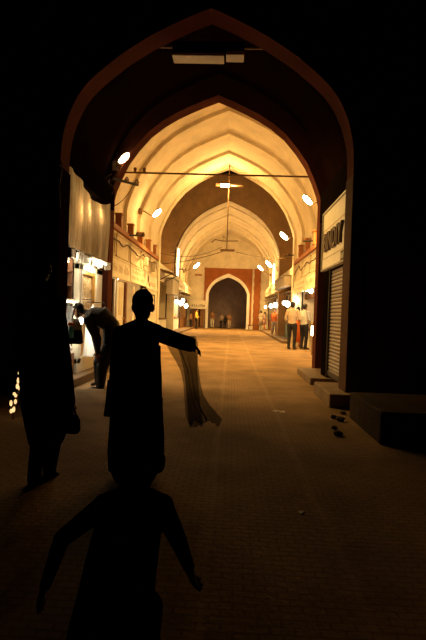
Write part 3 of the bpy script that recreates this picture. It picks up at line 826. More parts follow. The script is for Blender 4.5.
def shirt_on_hanger(name, xc, y, z0, z1, wd, material, label, group):
    t = thing(name, label, 'garment', (xc, y, z0), group)
    H_ = z1 - z0
    rings = [(0, 0.03), (.04, .05), (.12, .30), (.16, .44), (.28, .40), (.6, .42), (1, .5)]
    mb = MB(); n = 40; m = len(rings)
    for i, (f, r) in enumerate(rings):
        for k in range(n):
            an = 2 * PI * k / n; g_ = 1 + 0.12 * f * math.sin(9 * an)
            mb.v.append(Vector((wd * r * g_ * math.cos(an), 0.05 * (0.4 + f) * g_ * math.sin(an), H_ * (1 - f))))
    for i in range(m - 1):
        for k in range(n): mb.f.append([i * n + k, i * n + (k + 1) % n, (i + 1) * n + (k + 1) % n, (i + 1) * n + k]); mb.m.append(0)
    mb.f.append(list(range(n))); mb.m.append(0)
    mb.build('cloth', material, t, smooth=True)
    MB().tube([(0, 0, H_ - 0.02), (0, 0, H_ + 0.05), (-0.03, 0, H_ + 0.08), (-0.10, 0, H_ + 0.08), (-0.14, 0.05, H_ + 0.08), (-2.66 - xc, 0.1, H_ + 0.08)], 0.008, 6).build('hanger', DARKMETAL, t)
    return t


shirt_on_hanger('hanging_kurta', -2.44, 8.75, 0.42, 1.34, 0.30, WHITECLOTH, 'bright white garment hanging below the stooping man\'s chin', 'garments hung at the left shop')
shirt_on_hanger('hanging_kurta', -2.30, 9.05, 0.45, 1.30, 0.24, CREAMSHIRT, 'cream garment hanging right of the bright white one', 'garments hung at the left shop')
t = thing('shop_bulb', 'glaring white globe lamp hanging by the stooping man\'s face', 'light bulb', (-2.50, 8.22, 2.12))
MB().tube([(0, 0, 0.02), (0, 0, -1.0)], 0.006, 6).build('cord', CABLE, t)
MB().tube([(0, 0, -0.97), (0, 0, -1.03)], 0.022, 8).build('socket', DARKMETAL, t)
MB().ellipsoid((0, 0, -1.07), (0.055, 0.055, 0.065)).build('globe', BULBGLOW, t, smooth=True)
point('globe_light', (0.07, 0.08, -1.10), 15 * K_SHOP, (1, .90, .72), t, 0.05)
# the bag that hangs in front of the counter
q = at(76, 336, 7.75)
t = thing('handbag', 'grey and black shoulder bag hanging left of the stooping man', 'bag', (q.x, 7.7, 0.70), 'bags hung by the left shop')
MB().loft([((0, 0, 0), (0.10, 0, 0), (0, 0.04, 0)), ((0, 0, 0.03), (0.13, 0, 0), (0, 0.06, 0)), ((0, 0, 0.16), (0.12, 0, 0), (0, 0.055, 0)), ((0, 0, 0.24), (0.10, 0, 0), (0, 0.03, 0))]).build('pouch', BLACKTROUSER, t, smooth=True)
MB().loft([((0, -0.01, 0.22), (0.11, 0, 0), (0, 0.045, 0)), ((0, -0.01, 0.30), (0.10, 0, 0), (0, 0.04, 0)), ((0, 0, 0.40), (0.05, 0, 0), (0, 0.02, 0))]).build('upper_pouch', GREYFABRIC, t, smooth=True)
MB().tube([(-0.05, 0, 0.36), (-0.03, 0, 0.52), (0.0, 0, 0.64), (0.03, 0, 0.52), (0.05, 0, 0.36)], 0.012, 6).build('strap', BLACKTROUSER, t)
o = MB().loft([((0, 0, 0), (0.04, 0, 0), (0, 0.03, 0)), ((0, 0, 0.12), (0.045, 0, 0), (0, 0.03, 0)), ((0, 0, 0.15), (0.02, 0, 0), (0, 0.02, 0)), ((0, 0, 0.18), (0.02, 0, 0), (0, 0.02, 0))]).build('plastic_bottle', BLUEPLASTIC, smooth=True)
o.location = (q.x - 0.03, 7.60, 0.80); tag(o, 'light blue plastic bottle beside the hanging bag', 'bottle')
o = MB().box(-0.045, 0.045, -0.02, 0.02, 0, 0.05).build('orange_packet', ORANGEPLASTIC, bevel=0.008)
o.location = (q.x - 0.04, 7.60, 0.985); tag(o, 'small orange packet above the blue bottle', 'packet')

# ------------------------------------------------------------------ FIRST BAY, LEFT SHOPS
ordn = ['nearest', 'second', 'third', 'fourth', 'farthest']
for k, Y in enumerate((14.4, 16.1, 17.8, 19.5, 21.0)):
    mb = MB().box(-0.09, 0.09, -0.09, 0.09, 0, 0.42); mb.box(-0.11, 0.11, -0.11, 0.11, 0.36, 0.42)
    o = mb.build('ledge_post', REDWOOD, bevel=0.01); o.location = (XL + 0.02, Y, 3.63)
    tag(o, f'{ordn[k]} brown wooden stub on the left ledge, counted from the dark arch', 'post', 'wooden stubs on the left ledge')
for k, Y in enumerate((16.6, 18.4, 20.2)):
    mb = MB().box(-0.09, 0.09, -0.09, 0.09, 0, 0.48); mb.box(-0.11, 0.11, -0.11, 0.11, 0.42, 0.48)
    o = mb.build('ledge_post', REDWOOD, bevel=0.01); o.location = (XR - 0.04, Y, 3.63)
    tag(o, f'{["nearest", "middle", "farthest"][k]} brown wooden stub on the right ledge, beside the third arch', 'post', 'wooden stubs on the right ledge')


def strokes(mb, xs, y0, y1, z0, z1, n, x, th, seed, mi=1):
    """rows of illegible worn strokes"""
    rnd = random.Random(seed); y = y0
    while y < y1:
        wv = rnd.uniform(0.03, 0.08); h = rnd.uniform(0.55, 1.0) * (z1 - z0)
        if rnd.random() < 0.85:
            mb.box(min(x, x + th), max(x, x + th), y, y + wv, z0, z0 + h, mi)
            if rnd.random() < 0.6:
                zz_ = z0 + h * rnd.uniform(0.4, 0.95)
                mb.box(min(x, x + th), max(x, x + th), y, y + wv + 0.06, zz_ - 0.02, zz_ + 0.02, mi)
        y += wv + rnd.uniform(0.03, 0.09)


def signboard(side, y0, y1, z0, z1, label, seed, mat_=SIGNWORN, blot=None, lines=((0.32, 0.78),), tilt=-0.07):
    X, s = (XL, 1) if side == 'left' else (XR, -1)
    t = thing('signboard', label, 'sign', (X + s * 0.055, (y0 + y1) / 2, z0), 'old sign boards over the shops')
    # leans out at the top
    mb = MB(); zh = z1 - z0; hy = (y1 - y0) / 2
    mb.box(-0.02, 0.02, -hy, hy, 0, zh)
    for a, b in lines: strokes(mb, None, -hy + 0.25, hy - 0.25, zh * a, zh * b, 0, s * 0.019, s * 0.004, seed + int(a * 100))
    mb.build('board', [mat_, FADEINK], t)
    mb = MB()
    for a, b in ((0, 0.035), (zh - 0.035, zh)): mb.box(-0.032, 0.032, -hy, hy, a, b)
    for a, b in ((-hy, -hy + 0.035), (hy - 0.035, hy)): mb.box(-0.032, 0.032, a, b, 0, zh)
    o2 = mb.build('frame', CREAM, t)
    if blot:
        for (by, bz, rr) in blot: mb = MB().loft([((s * 0.021, by, bz), (0, rr * 1.3, 0), (0, 0, rr)), ((s * 0.028, by, bz), (0, rr * 1.3, 0), (0, 0, rr))]); mb.build('emblem', INK, t)
    t.rotation_euler = (0, s * tilt, 0)
    return t


signboard('left', 11.9, 13.35, 2.16, 2.74, 'worn sign with dark picture patches beside the dark inner arch on the left', 3, blot=[(0.1, 0.3, 0.12), (0.45, 0.3, 0.12), (-0.3, 0.3, 0.12)])
signboard('left', 13.4, 16.05, 2.16, 2.74, 'long cream sign with faded letters, second along the left row', 11)
signboard('left', 16.1, 19.0, 2.18, 2.74, 'cream sign with two rows of faded letters above the girl\'s head', 23, lines=((0.2, 0.45), (0.55, 0.85)))
signboard('left', 19.05, 21.95, 2.12, 2.72, 'cream sign with dark round emblem at the far end of the left row', 31, blot=[(-0.9, 0.40, 0.15), (-0.65, 0.18, 0.09)], lines=((0.25, 0.6),))
signboard('right', 15.8, 18.6, 2.2, 2.74, 'worn sign above the bright right stall, nearer one', 41)
signboard('right', 18.65, 21.9, 2.2, 2.74, 'worn sign above the bright right stall, farther one', 47, lines=((0.2, 0.45), (0.55, 0.85)))
# raised frames on the panel band above
for side, X, s, ys in (('left', XL, 1, (12.2, 14.2, 16.2, 18.2, 20.2)), ('right', XR, -1, (15.9, 17.9, 19.9))):
    for k, y in enumerate(ys):
        mb = MB(); lo, hi = sorted((X, X + s * 0.03))
        for (a, b, c, d) in ((y, y + 1.8, 2.80, 2.84), (y, y + 1.8, 3.40, 3.44), (y, y + 0.04, 2.8, 3.44), (y + 1.76, y + 1.8, 2.8, 3.44)): mb.box(lo, hi, a, b, c, d)
        o = mb.build(f'trim_panel_{side}', PLASTER)
        struct(o, f'plaster panel moulding above the {side} shop signs', 'trim')
# meter boxes on the left band
for k, (y, z) in enumerate(((20.6, 3.05), (21.2, 3.2), (18.7, 3.1))):
    o = MB().box(-0.02, 0.14, -0.14, 0.14, -0.16, 0.16).build('meter_box', GREYBOX, bevel=0.01); o.location = (XL + 0.03, y, z)
    tag(o, ('lower grey meter box', 'upper grey meter box', 'lone grey meter box')[k] + ' on the cream band above the left signs', 'meter box', 'meter boxes')

# shop fronts under the signs: posts, doors, cream wall with notice frame
posts = [(12.6, DARKWOOD), (13.75, DARKWOOD), (15.45, WOOD), (19.3, DARKWOOD)]
for k, (y, m_) in enumerate(posts):
    mb = MB().box(-0.07, 0.07, -0.09, 0.09, 0, 2.12)
    o = mb.build('shop_post', m_, bevel=0.01); o.location = (XL + 0.02, y, 0)
    tag(o, ('dark wooden shop post next to the dark inner arch', 'dark wooden shop post left of the white door', 'brown wooden shop post behind the girl\'s head', 'dark wooden shop post left of the framed notice')[k], 'post', 'posts of the left shops')
for k, (y, wd, op) in enumerate(((14.45, 0.62, 0.35), (15.15, 0.45, -0.2), (17.2, 0.8, 0.15))):
    t = thing('shop_door', ('white shop door ajar left of the girl\'s head', 'narrow white door leaf just left of the girl\'s head', 'pale door leaf hidden mostly by the girl\'s head')[k], 'door', (XL - 0.05, y, 0), 'white shop door leaves', rz=op)
    lf = MB().box(-0.02, 0.02, -wd / 2, wd / 2, 0.02, 2.1).build('leaf', WHITEPAINT, t, bevel=0.006)
    for z0_, z1_ in ((0.2, 0.95), (1.1, 1.95)):
        MB().box(0.02, 0.035, -wd / 2 + 0.1, wd / 2 - 0.1, z0_, z1_).build('panel', CREAM, lf, bevel=0.008)
    MB().ellipsoid((0.05, wd / 2 - 0.05, 1.0), (0.03, 0.03, 0.03), 8, 6).build('knob', BRASS, lf)
struct(MB().box(XL - 0.15, XL + 0.05, 19.5, 22.0, 0, 2.15).build('wall_notice', CREAM), 'cream wall panel with the framed notice', 'wall')
t = thing('notice_frame', 'dark framed notice with three pale rows on the cream wall behind the girl', 'notice', (XL + 0.07, 20.65, 1.3))
mb = MB()
for (a, b, c, d) in ((-0.55, 0.55, 0, 0.05), (-0.55, 0.55, 0.60, 0.65), (-0.55, -0.48, 0, 0.65), (0.48, 0.55, 0, 0.65)): mb.box(-0.02, 0.03, a, b, c, d)
mb.build('frame', DARKWOOD, t)
sh_ = MB().box(-0.02, 0.005, -0.5, 0.5, 0.03, 0.62).build('sheet', CREAM, t)
for z in (0.22, 0.41): MB().box(0.005, 0.02, -0.5, 0.5, z, z + 0.025).build('rail', DARKWOOD, sh_)
# warm bulb inside the left shops
for k, (y, lab) in enumerate(((14.2, 'bulb inside the left shop with the white door'), (17.6, 'bulb inside the left shop behind the girl\'s head'))):
    t = thing('shop_bulb', lab, 'light bulb', (XL - 0.7, y, 2.70), 'bulbs inside the left shops')
    MB().tube([(0, 0, 0), (0, 0, -0.25)], 0.01, 6).build('cord', CABLE, t)
    MB().ellipsoid((0, 0, -0.30), (0.05, 0.05, 0.065)).build('bulb', BULBGLOW, t, smooth=True)
    point('bulb_light', (0.12, 0, -0.36), 30 * K_SHOP, WHITE, t, 0.05)
hanging_cloth('hanging_scarf', XL - 0.35, 12.8, 13.5, 0.6, 2.1, CREAMSHIRT, 'pale curtain in the left shop doorway next to the dark inner arch', 'curtain')
hanging_cloth('hanging_scarf', XL - 0.35, 15.9, 16.7, 0.5, 2.1, PINK, 'pinkish curtain in the left shop behind the girl\'s head', 'curtain')


# ------------------------------------------------------------------ STALLS
def stall(side, y0, y1, label, depth=0.75, canopy=True, zc=2.35, counter_mat=CREAM, back=WHITEPAINT, base=0.12, xo=-0.30):
    X, s = (XL + xo, -1) if side == 'left' else (XR - xo, 1)
    t = thing('market_stall', label, 'market stall', (X, (y0 + y1) / 2, base), 'lit stalls along the street')

    def bx(a, b, c, d, e, f):
        lo, hi = sorted((X + s * a, X + s * b)); return MB().box(lo, hi, c, d, e, f)
    bx(-0.05, 0.42, y0, y1, base, base + 0.72).build('counter', counter_mat, t, world=True, bevel=0.01)
    bx(-0.09, 0.46, y0, y1, base + 0.72, base + 0.77).build('counter_top', WOOD, t, world=True, bevel=0.01)
    bx(depth + 0.10, depth + 0.14, y0, y1, base, 2.5).build('back_panel', back, t, world=True)
    bx(0.0, depth + 0.1, y0, y0 + 0.05, base, 2.4).build('side_panel', back, t, world=True)
    bx(0.0, depth + 0.1, y1 - 0.05, y1, base, 2.4).build('side_panel', back, t, world=True)
    for z in (1.25, 1.7):
        bx(depth - 0.15, depth + 0.1, y0 + 0.05, y1 - 0.05, z, z + 0.03).build('shelf', WOOD, t, world=True)
    for y in (y0, y1 - 0.06):
        bx(-0.05, 0.01, y, y + 0.06, base, zc).build('post', DARKMETAL, t, world=True)
    if canopy:
        a = X - s * 0.45; b = X + s * 0.3
        mb = MB().add([(a, y0 - .1, zc), (b, y0 - .1, zc + .22), (b, y1 + .1, zc + .22), (a, y1 + .1, zc),
                       (a, y0 - .1, zc + .03), (b, y0 - .1, zc + .25), (b, y1 + .1, zc + .25), (a, y1 + .1, zc + .03)],
                      [(0, 3, 2, 1), (4, 5, 6, 7), (0, 1, 5, 4), (1, 2, 6, 5), (2, 3, 7, 6), (3, 0, 4, 7)])
        mb.build('canopy', TIN, t, world=True)
    return t, X, s


def globe(loc, r, power, label, drop=0.3, group='bulbs over the stalls'):
    drop = max(drop, (2.73 if 2.8 < loc[0] and loc[1] < 22 else 2.46) - loc[2])
    t = thing('stall_bulb', label, 'light bulb', (loc[0], loc[1], loc[2] + drop), group)
    MB().tube([(0, 0, 0), (0, 0, -drop + r)], 0.012, 6).build('cord', CABLE, t)
    MB().tube([(0, 0, -drop + r * 0.8), (0, 0, -drop + r * 1.5)], r * 0.35, 8).build('socket', DARKMETAL, t)
    MB().ellipsoid((0, 0, -drop), (r, r, r * 1.15)).build('globe', BULBGLOW, t, smooth=True)
    sx = -1 if loc[0] > 0 else 1
    point('bulb_light', (sx * (r + 0.08), -r - 0.06, -drop - r - 0.05), power * K_SHOP, WHITE, t, 0.06)
    return t


# prototypes of goods
def proto_goods():
    P = {}
    t = bpy.data.objects.new('hanging_bag', None)
    COL.objects.link(t)
    MB().loft([((0, 0, -0.34), (0.09, 0, 0), (0, 0.05, 0)), ((0, 0, -0.30), (0.13, 0, 0), (0, 0.07, 0)), ((0, 0, -0.14), (0.10, 0, 0), (0, 0.05, 0)), ((0, 0, -0.11), (0.08, 0, 0), (0, 0.03, 0))]).build('pouch', BROWNCLOTH, t, smooth=True)
    MB().tube([(-0.06, 0, -0.12), (0, 0, 0.0), (0.06, 0, -0.12)], 0.008, 6).build('strap', DARKWOOD, t)
    P['bag'] = t
    t = bpy.data.objects.new('brass_pot', None); COL.objects.link(t)
    MB().lathe([(0.05, 0), (0.10, 0.05), (0.11, 0.12), (0.05, 0.19), (0.06, 0.23)]).build('body', BRASS, t, smooth=True)
    MB().lathe([(0.062, 0.23), (0.03, 0.26), (0.012, 0.29)]).build('lid', BRASS, t, smooth=True)
    P['pot'] = t
    t = bpy.data.objects.new('gift_box', None); COL.objects.link(t)
    MB().box(-0.09, 0.09, -0.11, 0.11, 0, 0.15).build('box', CREAM, t, bevel=0.005)
    MB().box(-0.095, 0.095, -0.115, 0.115, 0.15, 0.19).build('lid', REDWOOD, t, bevel=0.005)
    P['box'] = t
    return P


G = proto_goods(); USED = set()


def put(kind, loc, label, cat, group, rz=0.0, sc=1.0):
    o = G[kind] if kind not in USED else copy_tree(G[kind])
    USED.add(kind)
    o.location = loc; o.rotation_euler = (0, 0, rz); o.scale = (sc, sc, sc)
    o['label'] = label; o['category'] = cat; o['group'] = group
    return o


def stock(X, s, y0, y1, depth, base, where, gid):
    n = max(3, int((y1 - y0) / 0.55)); top = base + 0.77
    for k in range(n):
        y = y0 + 0.3 + (y1 - y0 - 0.6) * k / (n - 1)
        put('box' if k % 2 else 'pot', (X + s * 0.2, y, top), f'{"red-lidded box" if k % 2 else "brass pot"} on the counter of {where}', 'box' if k % 2 else 'pot', 'counter goods of ' + gid)
        put('pot' if k % 2 else 'box', (X + s * (depth - 0.02), y, 1.28), f'{"brass pot" if k % 2 else "red-lidded box"} on the lower shelf of {where}', 'pot' if k % 2 else 'box', 'lower shelf goods of ' + gid)
        put('box', (X + s * (depth - 0.02), y, 1.73), f'red-lidded box on the upper shelf of {where}', 'box', 'upper shelf goods of ' + gid, sc=0.9)
        put('bag', (X + s * 0.12, y + 0.1, 2.32), f'small brown bag hanging from the canopy of {where}', 'bag', 'bags hung at ' + gid, rz=0.4 * math.sin(k * 2.2) + PI / 2)


W1 = 'the brightest right stall behind the standing pair'
t, X, s = stall('right', 16.2, 21.6, 'bright right stall crowded with goods behind the standing pair', base=0.0, zc=2.42, canopy=False)
stock(X, s, 16.2, 21.6, 0.75, 0.0, W1, 'the brightest right stall')
t, X, s = stall('right', 23.2, 27.6, 'right stall in the open court with teal counter', counter_mat=TEAL)
stock(X, s, 23.2, 27.6, 0.75, 0.12, 'the teal right stall in the court', 'the teal court stall')
t, X, s = stall('right', 29.6, 34.6, 'right stall in the far bay behind the orange-shirted man')
stock(X, s, 29.6, 34.6, 0.75, 0.12, 'the far right stall behind the orange shirt', 'the far right stall')
t, X, s = stall('right', 35.2, 40.6, 'farthest right stall next to the gateway', counter_mat=WOOD, back=CREAM)
t, X, s = stall('left', 29.6, 34.4, 'brightly lit left stall in the far bay with white counter', counter_mat=WHITEPAINT)
stock(X, s, 29.6, 34.4, 0.75, 0.12, 'the bright far left stall', 'the far left stall')
t, X, s = stall('left', 35.2, 40.6, 'farthest left stall beside the cream far board', counter_mat=WOOD, back=BROWNWALL)
t, X, s = stall('left', 23.0, 27.8, 'unlit left stall with pale fascia in the open court', counter_mat=CREAM, back=CREAM, canopy=False)

for (px, py), X_, r, pw, lab in (
        ((316, 285), 2.86, 0.11, 20, 'bulb at the top edge of the brightest right stall'),
        ((306.5, 289.5), 2.84, 0.10, 24, 'globe bulb left at the top of the brightest right stall'),
        ((311, 291), 2.86, 0.13, 26, 'large globe bulb amid the brightest right stall'),
        ((297.5, 299), 2.86, 0.12, 26, 'globe bulb above the left head of the standing pair'),
        ((316, 305), 2.88, 0.08, 14, 'small low bulb near the dark pillar in the brightest right stall'),
        ((297, 311), 2.9, 0.09, 12, 'small bulb between the heads of the standing pair'),
        ((287.5, 304), 2.6, 0.20, 30, 'globe bulb over the teal court stall'),
        ((284.5, 303), 2.6, 0.17, 20, 'second globe bulb over the teal court stall'),
        ((275.5, 305), 2.6, 0.22, 34, 'globe bulb over the far right stall, above the orange shirt'),
        ((271, 306), 2.6, 0.20, 30, 'left globe bulb of the far right stall'),
        ((265.5, 307), 2.6, 0.14, 20, 'farthest small bulb on the right')):
    d = at(px, py, 10.0) - EYE; Y = 10.0 * X_ / d.x; q = at(px, py, Y)
    globe(q, r * 0.62, pw * 0.8, lab, 0.25)
for (px, py), X_, r, pw, lab in (
        ((176.5, 301.5), -3.2, 0.13, 22, 'leftmost globe bulb of the bright far left stall'),
        ((181, 303), -3.2, 0.19, 34, 'middle globe bulb of the bright far left stall'),
        ((186, 306), -3.2, 0.17, 30, 'right globe bulb of the bright far left stall'),
        ((183, 300.5), -3.3, 0.15, 24, 'upper globe bulb of the bright far left stall')):
    d = at(px, py, 10.0) - EYE; Y = 10.0 * X_ / d.x; q = at(px, py, Y)
    globe(q, r * 0.8, pw * 1.8, lab, 0.25)

q = at(316, 331, 16.4)  # glowing box added where the stall counter's front panel is lit
t = thing('lit_panel_box', 'added glowing white box standing for the lit counter front near the dark pillar', 'glowing box', (q.x, 16.4, 0))
MB().box(-0.12, 0.12, -0.12, 0.12, 0, q.z - 0.16).build('stand', WOOD, t, bevel=0.01)
MB().box(-0.14, 0.14, -0.14, 0.14, q.z - 0.16, q.z + 0.16).build('box', BULBGLOW, t, bevel=0.02)
# court fascias and far boards
t = thing('fascia_box', 'grey fascia box over the left court shop, beside the upright tube light', 'sign', (-3.05, 26.3, 2.15))
MB().box(-3.3, -2.95, 25.0, 27.8, 2.15, 2.95).build('box', GREYBOX, t, world=True, bevel=0.02)
MB().box(-3.3, -2.93, 25.0, 27.8, 2.9, 2.98).build('cap', TIN, t, world=True)
t = thing('sloping_canopy', 'sloping tin canopy above the left court shop', 'canopy', (-3.2, 24.2, 3.0))
MB().add([(-3.4, 22.7, 3.2), (-2.7, 22.7, 3.0), (-2.7, 24.8, 3.0), (-3.4, 24.8, 3.2), (-3.4, 22.7, 3.25), (-2.7, 22.7, 3.05), (-2.7, 24.8, 3.05), (-3.4, 24.8, 3.25)],
         [(0, 3, 2, 1), (4, 5, 6, 7), (0, 1, 5, 4), (1, 2, 6, 5), (2, 3, 7, 6), (3, 0, 4, 7)]).build('roof_sheet', RUST, t, world=True)
for y in (22.9, 24.6): MB().tube([(-3.35, y, 2.7), (-2.75, y, 3.02)], 0.02, 6).build('strut', DARKMETAL, t, world=True)
t = thing('fascia_box', 'pale fascia board over the right court stall', 'sign', (2.6, 25.3, 2.55))
MB().box(2.35, 2.72, 23.0, 27.6, 2.62, 3.1).build('box', GREYBOX, t, world=True, bevel=0.02)
MB().box(2.32, 2.72, 23.0, 27.6, 3.06, 3.14).build('cap', TIN, t, world=True)
# boards in the far bay
for k, (y0, y1, lab, sd) in enumerate(((29.6, 34.4, 'cream fascia over the bright far left stall', -1), (35.2, 40.4, 'small tin canopy board over the farthest left stall', -1), (29.6, 34.6, 'cream fascia over the far right stall', 1), (35.2, 40.6, 'cream fascia over the farthest right stall', 1))):
    X = XL if sd < 0 else XR
    t = thing('fascia_board', lab, 'sign', (X, (y0 + y1) / 2, 2.65), 'fascia boards in the far bay')
    lo, hi = sorted((X - sd * 0.08, X + sd * 0.06))
    mb = MB().box(lo, hi, y0, y1, 2.68, 3.2); strokes(mb, None, y0 + 0.3, y1 - 0.3, 2.8, 3.05, 0, X - sd * 0.079, -sd * 0.005, 60 + k); mb.build('board', [SIGNWORN, FADEINK], t, world=True)
a = at(190, 308.5, 41.2); b = at(206.5, 300.5, 41.2)
t = thing('signboard', 'cream board with faded letters left of the far gateway', 'sign', ((a.x + b.x) / 2, 41.2, a.z))
mb = MB().box(a.x, b.x, 41.15, 41.22, a.z, b.z); rnd = random.Random(5); x = a.x + 0.15
while x < b.x - 0.15:
    h = rnd.uniform(0.1, 0.22); mb.box(x, x + 0.06, 41.14, 41.152, a.z + 0.18, a.z + 0.18 + h, 1); x += rnd.uniform(0.10, 0.18)
mb.build('board', [SIGNCREAM, INK], t, world=True)
for x in (a.x + 0.1, b.x - 0.1): MB().tube([(x, 41.2, a.z), (x, 41.2, 0)], 0.03, 8).build('post', DARKMETAL, t, world=True)
t = thing('wooden_booth', 'brown booth wall under the cream board left of the far gateway', 'booth', ((a.x + b.x) / 2, 41.6, 0))
MB().box(a.x + 0.15, b.x - 0.15, 41.4, 41.9, 0.0, 1.75).build('cabinet', WOOD, t, world=True)
MB().box(a.x + 0.05, b.x - 0.05, 41.3, 41.9, 1.75, 1.83).build('top', DARKWOOD, t, world=True)
for x in (a.x + 0.35, (a.x + b.x) / 2 + 0.05): MB().box(x, x + 0.5, 41.36, 41.4, 0.15, 1.6).build('door', BROWNCLOTH, t, world=True)
t = thing('low_table', 'low wooden bench right of the far gateway', 'bench', (1.9, 41.0, 0))
MB().box(1.4, 2.4, 40.8, 41.3, 0.36, 0.42).build('seat', WOOD, t, world=True)
for x in (1.45, 2.3):
    for y in (40.85, 41.2): MB().box(x, x + 0.05, y, y + 0.05, 0, 0.36).build('leg', WOOD, t, world=True)
o = MB().box(-0.3, 0.3, -0.03, 0.03, -0.06, 0.06).build('wall_plaque', REDWOOD); o.location = (at(198.5, 275, 41.95).x, 41.96, at(198.5, 275, 41.95).z)
tag(o, 'small red plaque on the pale end wall above the cream board', 'plaque')

# low glittering string of lights behind the dark figure at far left
t = thing('string_lights', 'short slanting string of warm lights low at the left edge, beside the dark figure', 'string lights', (-2.35, 5.5, 0))
a = at(11.5, 412, 5.4); b = at(21.5, 374, 5.6)
a.z = max(a.z, 0.05)
MB().tube([(a.x, a.y + 0.05, 0.0), a + Vector((0, .05, 0)), b + Vector((0, 0.05, 0))], 0.012, 6).build('stem', CABLE, t, world=False)
t.location = (0, 0, 0)
for k in range(11):
    p = a.lerp(b, k / 10) + Vector((0.025 * math.sin(k * 2.3), -0.01, 0.012 * math.cos(k * 3.1)))
    MB().ellipsoid(p, (0.016, 0.016, 0.026 + 0.008 * math.sin(k)), 10, 6).build('bulb', FAIRYGLOW, t, smooth=True)


# ------------------------------------------------------------------ PEOPLE
def remesh(mb, voxel, segs, mats, name, parent, smooth_it=4):
    me = bpy.data.meshes.new('tmp'); me.from_pydata([tuple(v) for v in mb.v], [], mb.f)
    bm = bmesh.new(); bm.from_mesh(me); bmesh.ops.recalc_face_normals(bm, faces=bm.faces); bm.to_mesh(me); bm.free()
    o = bpy.data.objects.new('tmp', me); COL.objects.link(o)
    r = o.modifiers.new('r', 'REMESH'); r.mode = 'VOXEL'; r.voxel_size = voxel
    s = o.modifiers.new('s', 'SMOOTH'); s.factor = 0.5; s.iterations = smooth_it
    dg = bpy.context.evaluated_depsgraph_get(); dg.update()
    new = bpy.data.meshes.new_from_object(o.evaluated_get(dg))
    bpy.data.objects.remove(o); bpy.data.meshes.remove(me)
    new.name = name
    new.materials.clear()
    for m_ in mats: new.materials.append(m_)
    SG = [(Vector(a), Vector(b), ra, rb, mi) for a, b, ra, rb, mi in segs]
    for p in new.polygons:
        c = p.center; best = 1e9; bi = 0
        for a, b, ra, rb, mi in SG:
            d = b - a; L2 = d.length_squared; tt = 0 if L2 < 1e-9 else max(0, min(1, (c - a).dot(d) / L2))
            dist = (c - a - d * tt).length - (ra + (rb - ra) * tt)
            if dist < best: best = dist; bi = mi
        p.material_index = bi; p.use_smooth = True
    ob = bpy.data.objects.new(name, new); COL.objects.link(ob); ob.parent = parent
    return ob


def hand(mb, segs, wrist, d, side, sc, curl=0.35, mi=0):
    """d: pointing direction, side: towards the thumb"""
    wrist = Vector(wrist); d = Vector(d).normalized(); side = Vector(side); side = (side - d * side.dot(d)).normalized(); nrm = d.cross(side)
    W = 0.036 * sc; PLEN = 0.085 * sc
    def cap(a, b, ra, rb):
        mb.capsule(a, b, ra, rb, 8); segs.append((a, b, ra, rb, mi))
    for k in range(4):
        off = side * (W * (0.75 - 0.5 * k))
        base = wrist + d * (PLEN * (1.0 - 0.05 * abs(k - 1))) + off
        cap(wrist + d * 0.01 + off * 0.7, base, 0.016 * sc, 0.012 * sc)
        L = (0.068, 0.078, 0.071, 0.055)[k] * sc
        d1 = (d + nrm * curl * 0.5 + side * (0.16 - 0.10 * k)).normalized(); m1 = base + d1 * L * 0.5
        d2 = (d1 + nrm * curl).normalized(); m2 = m1 + d2 * L * 0.5
        cap(base, m1, 0.0098 * sc, 0.009 * sc); cap(m1, m2, 0.009 * sc, 0.0075 * sc)
    tb = wrist + d * 0.025 * sc + side * 0.025 * sc
    td = (d * 0.75 + side * 0.75 + nrm * 0.15).normalized(); t1 = tb + td * 0.036 * sc; t2 = t1 + (td + d * 0.5).normalized() * 0.030 * sc
    cap(tb, t1, 0.013 * sc, 0.011 * sc); cap(t1, t2, 0.011 * sc, 0.009 * sc)


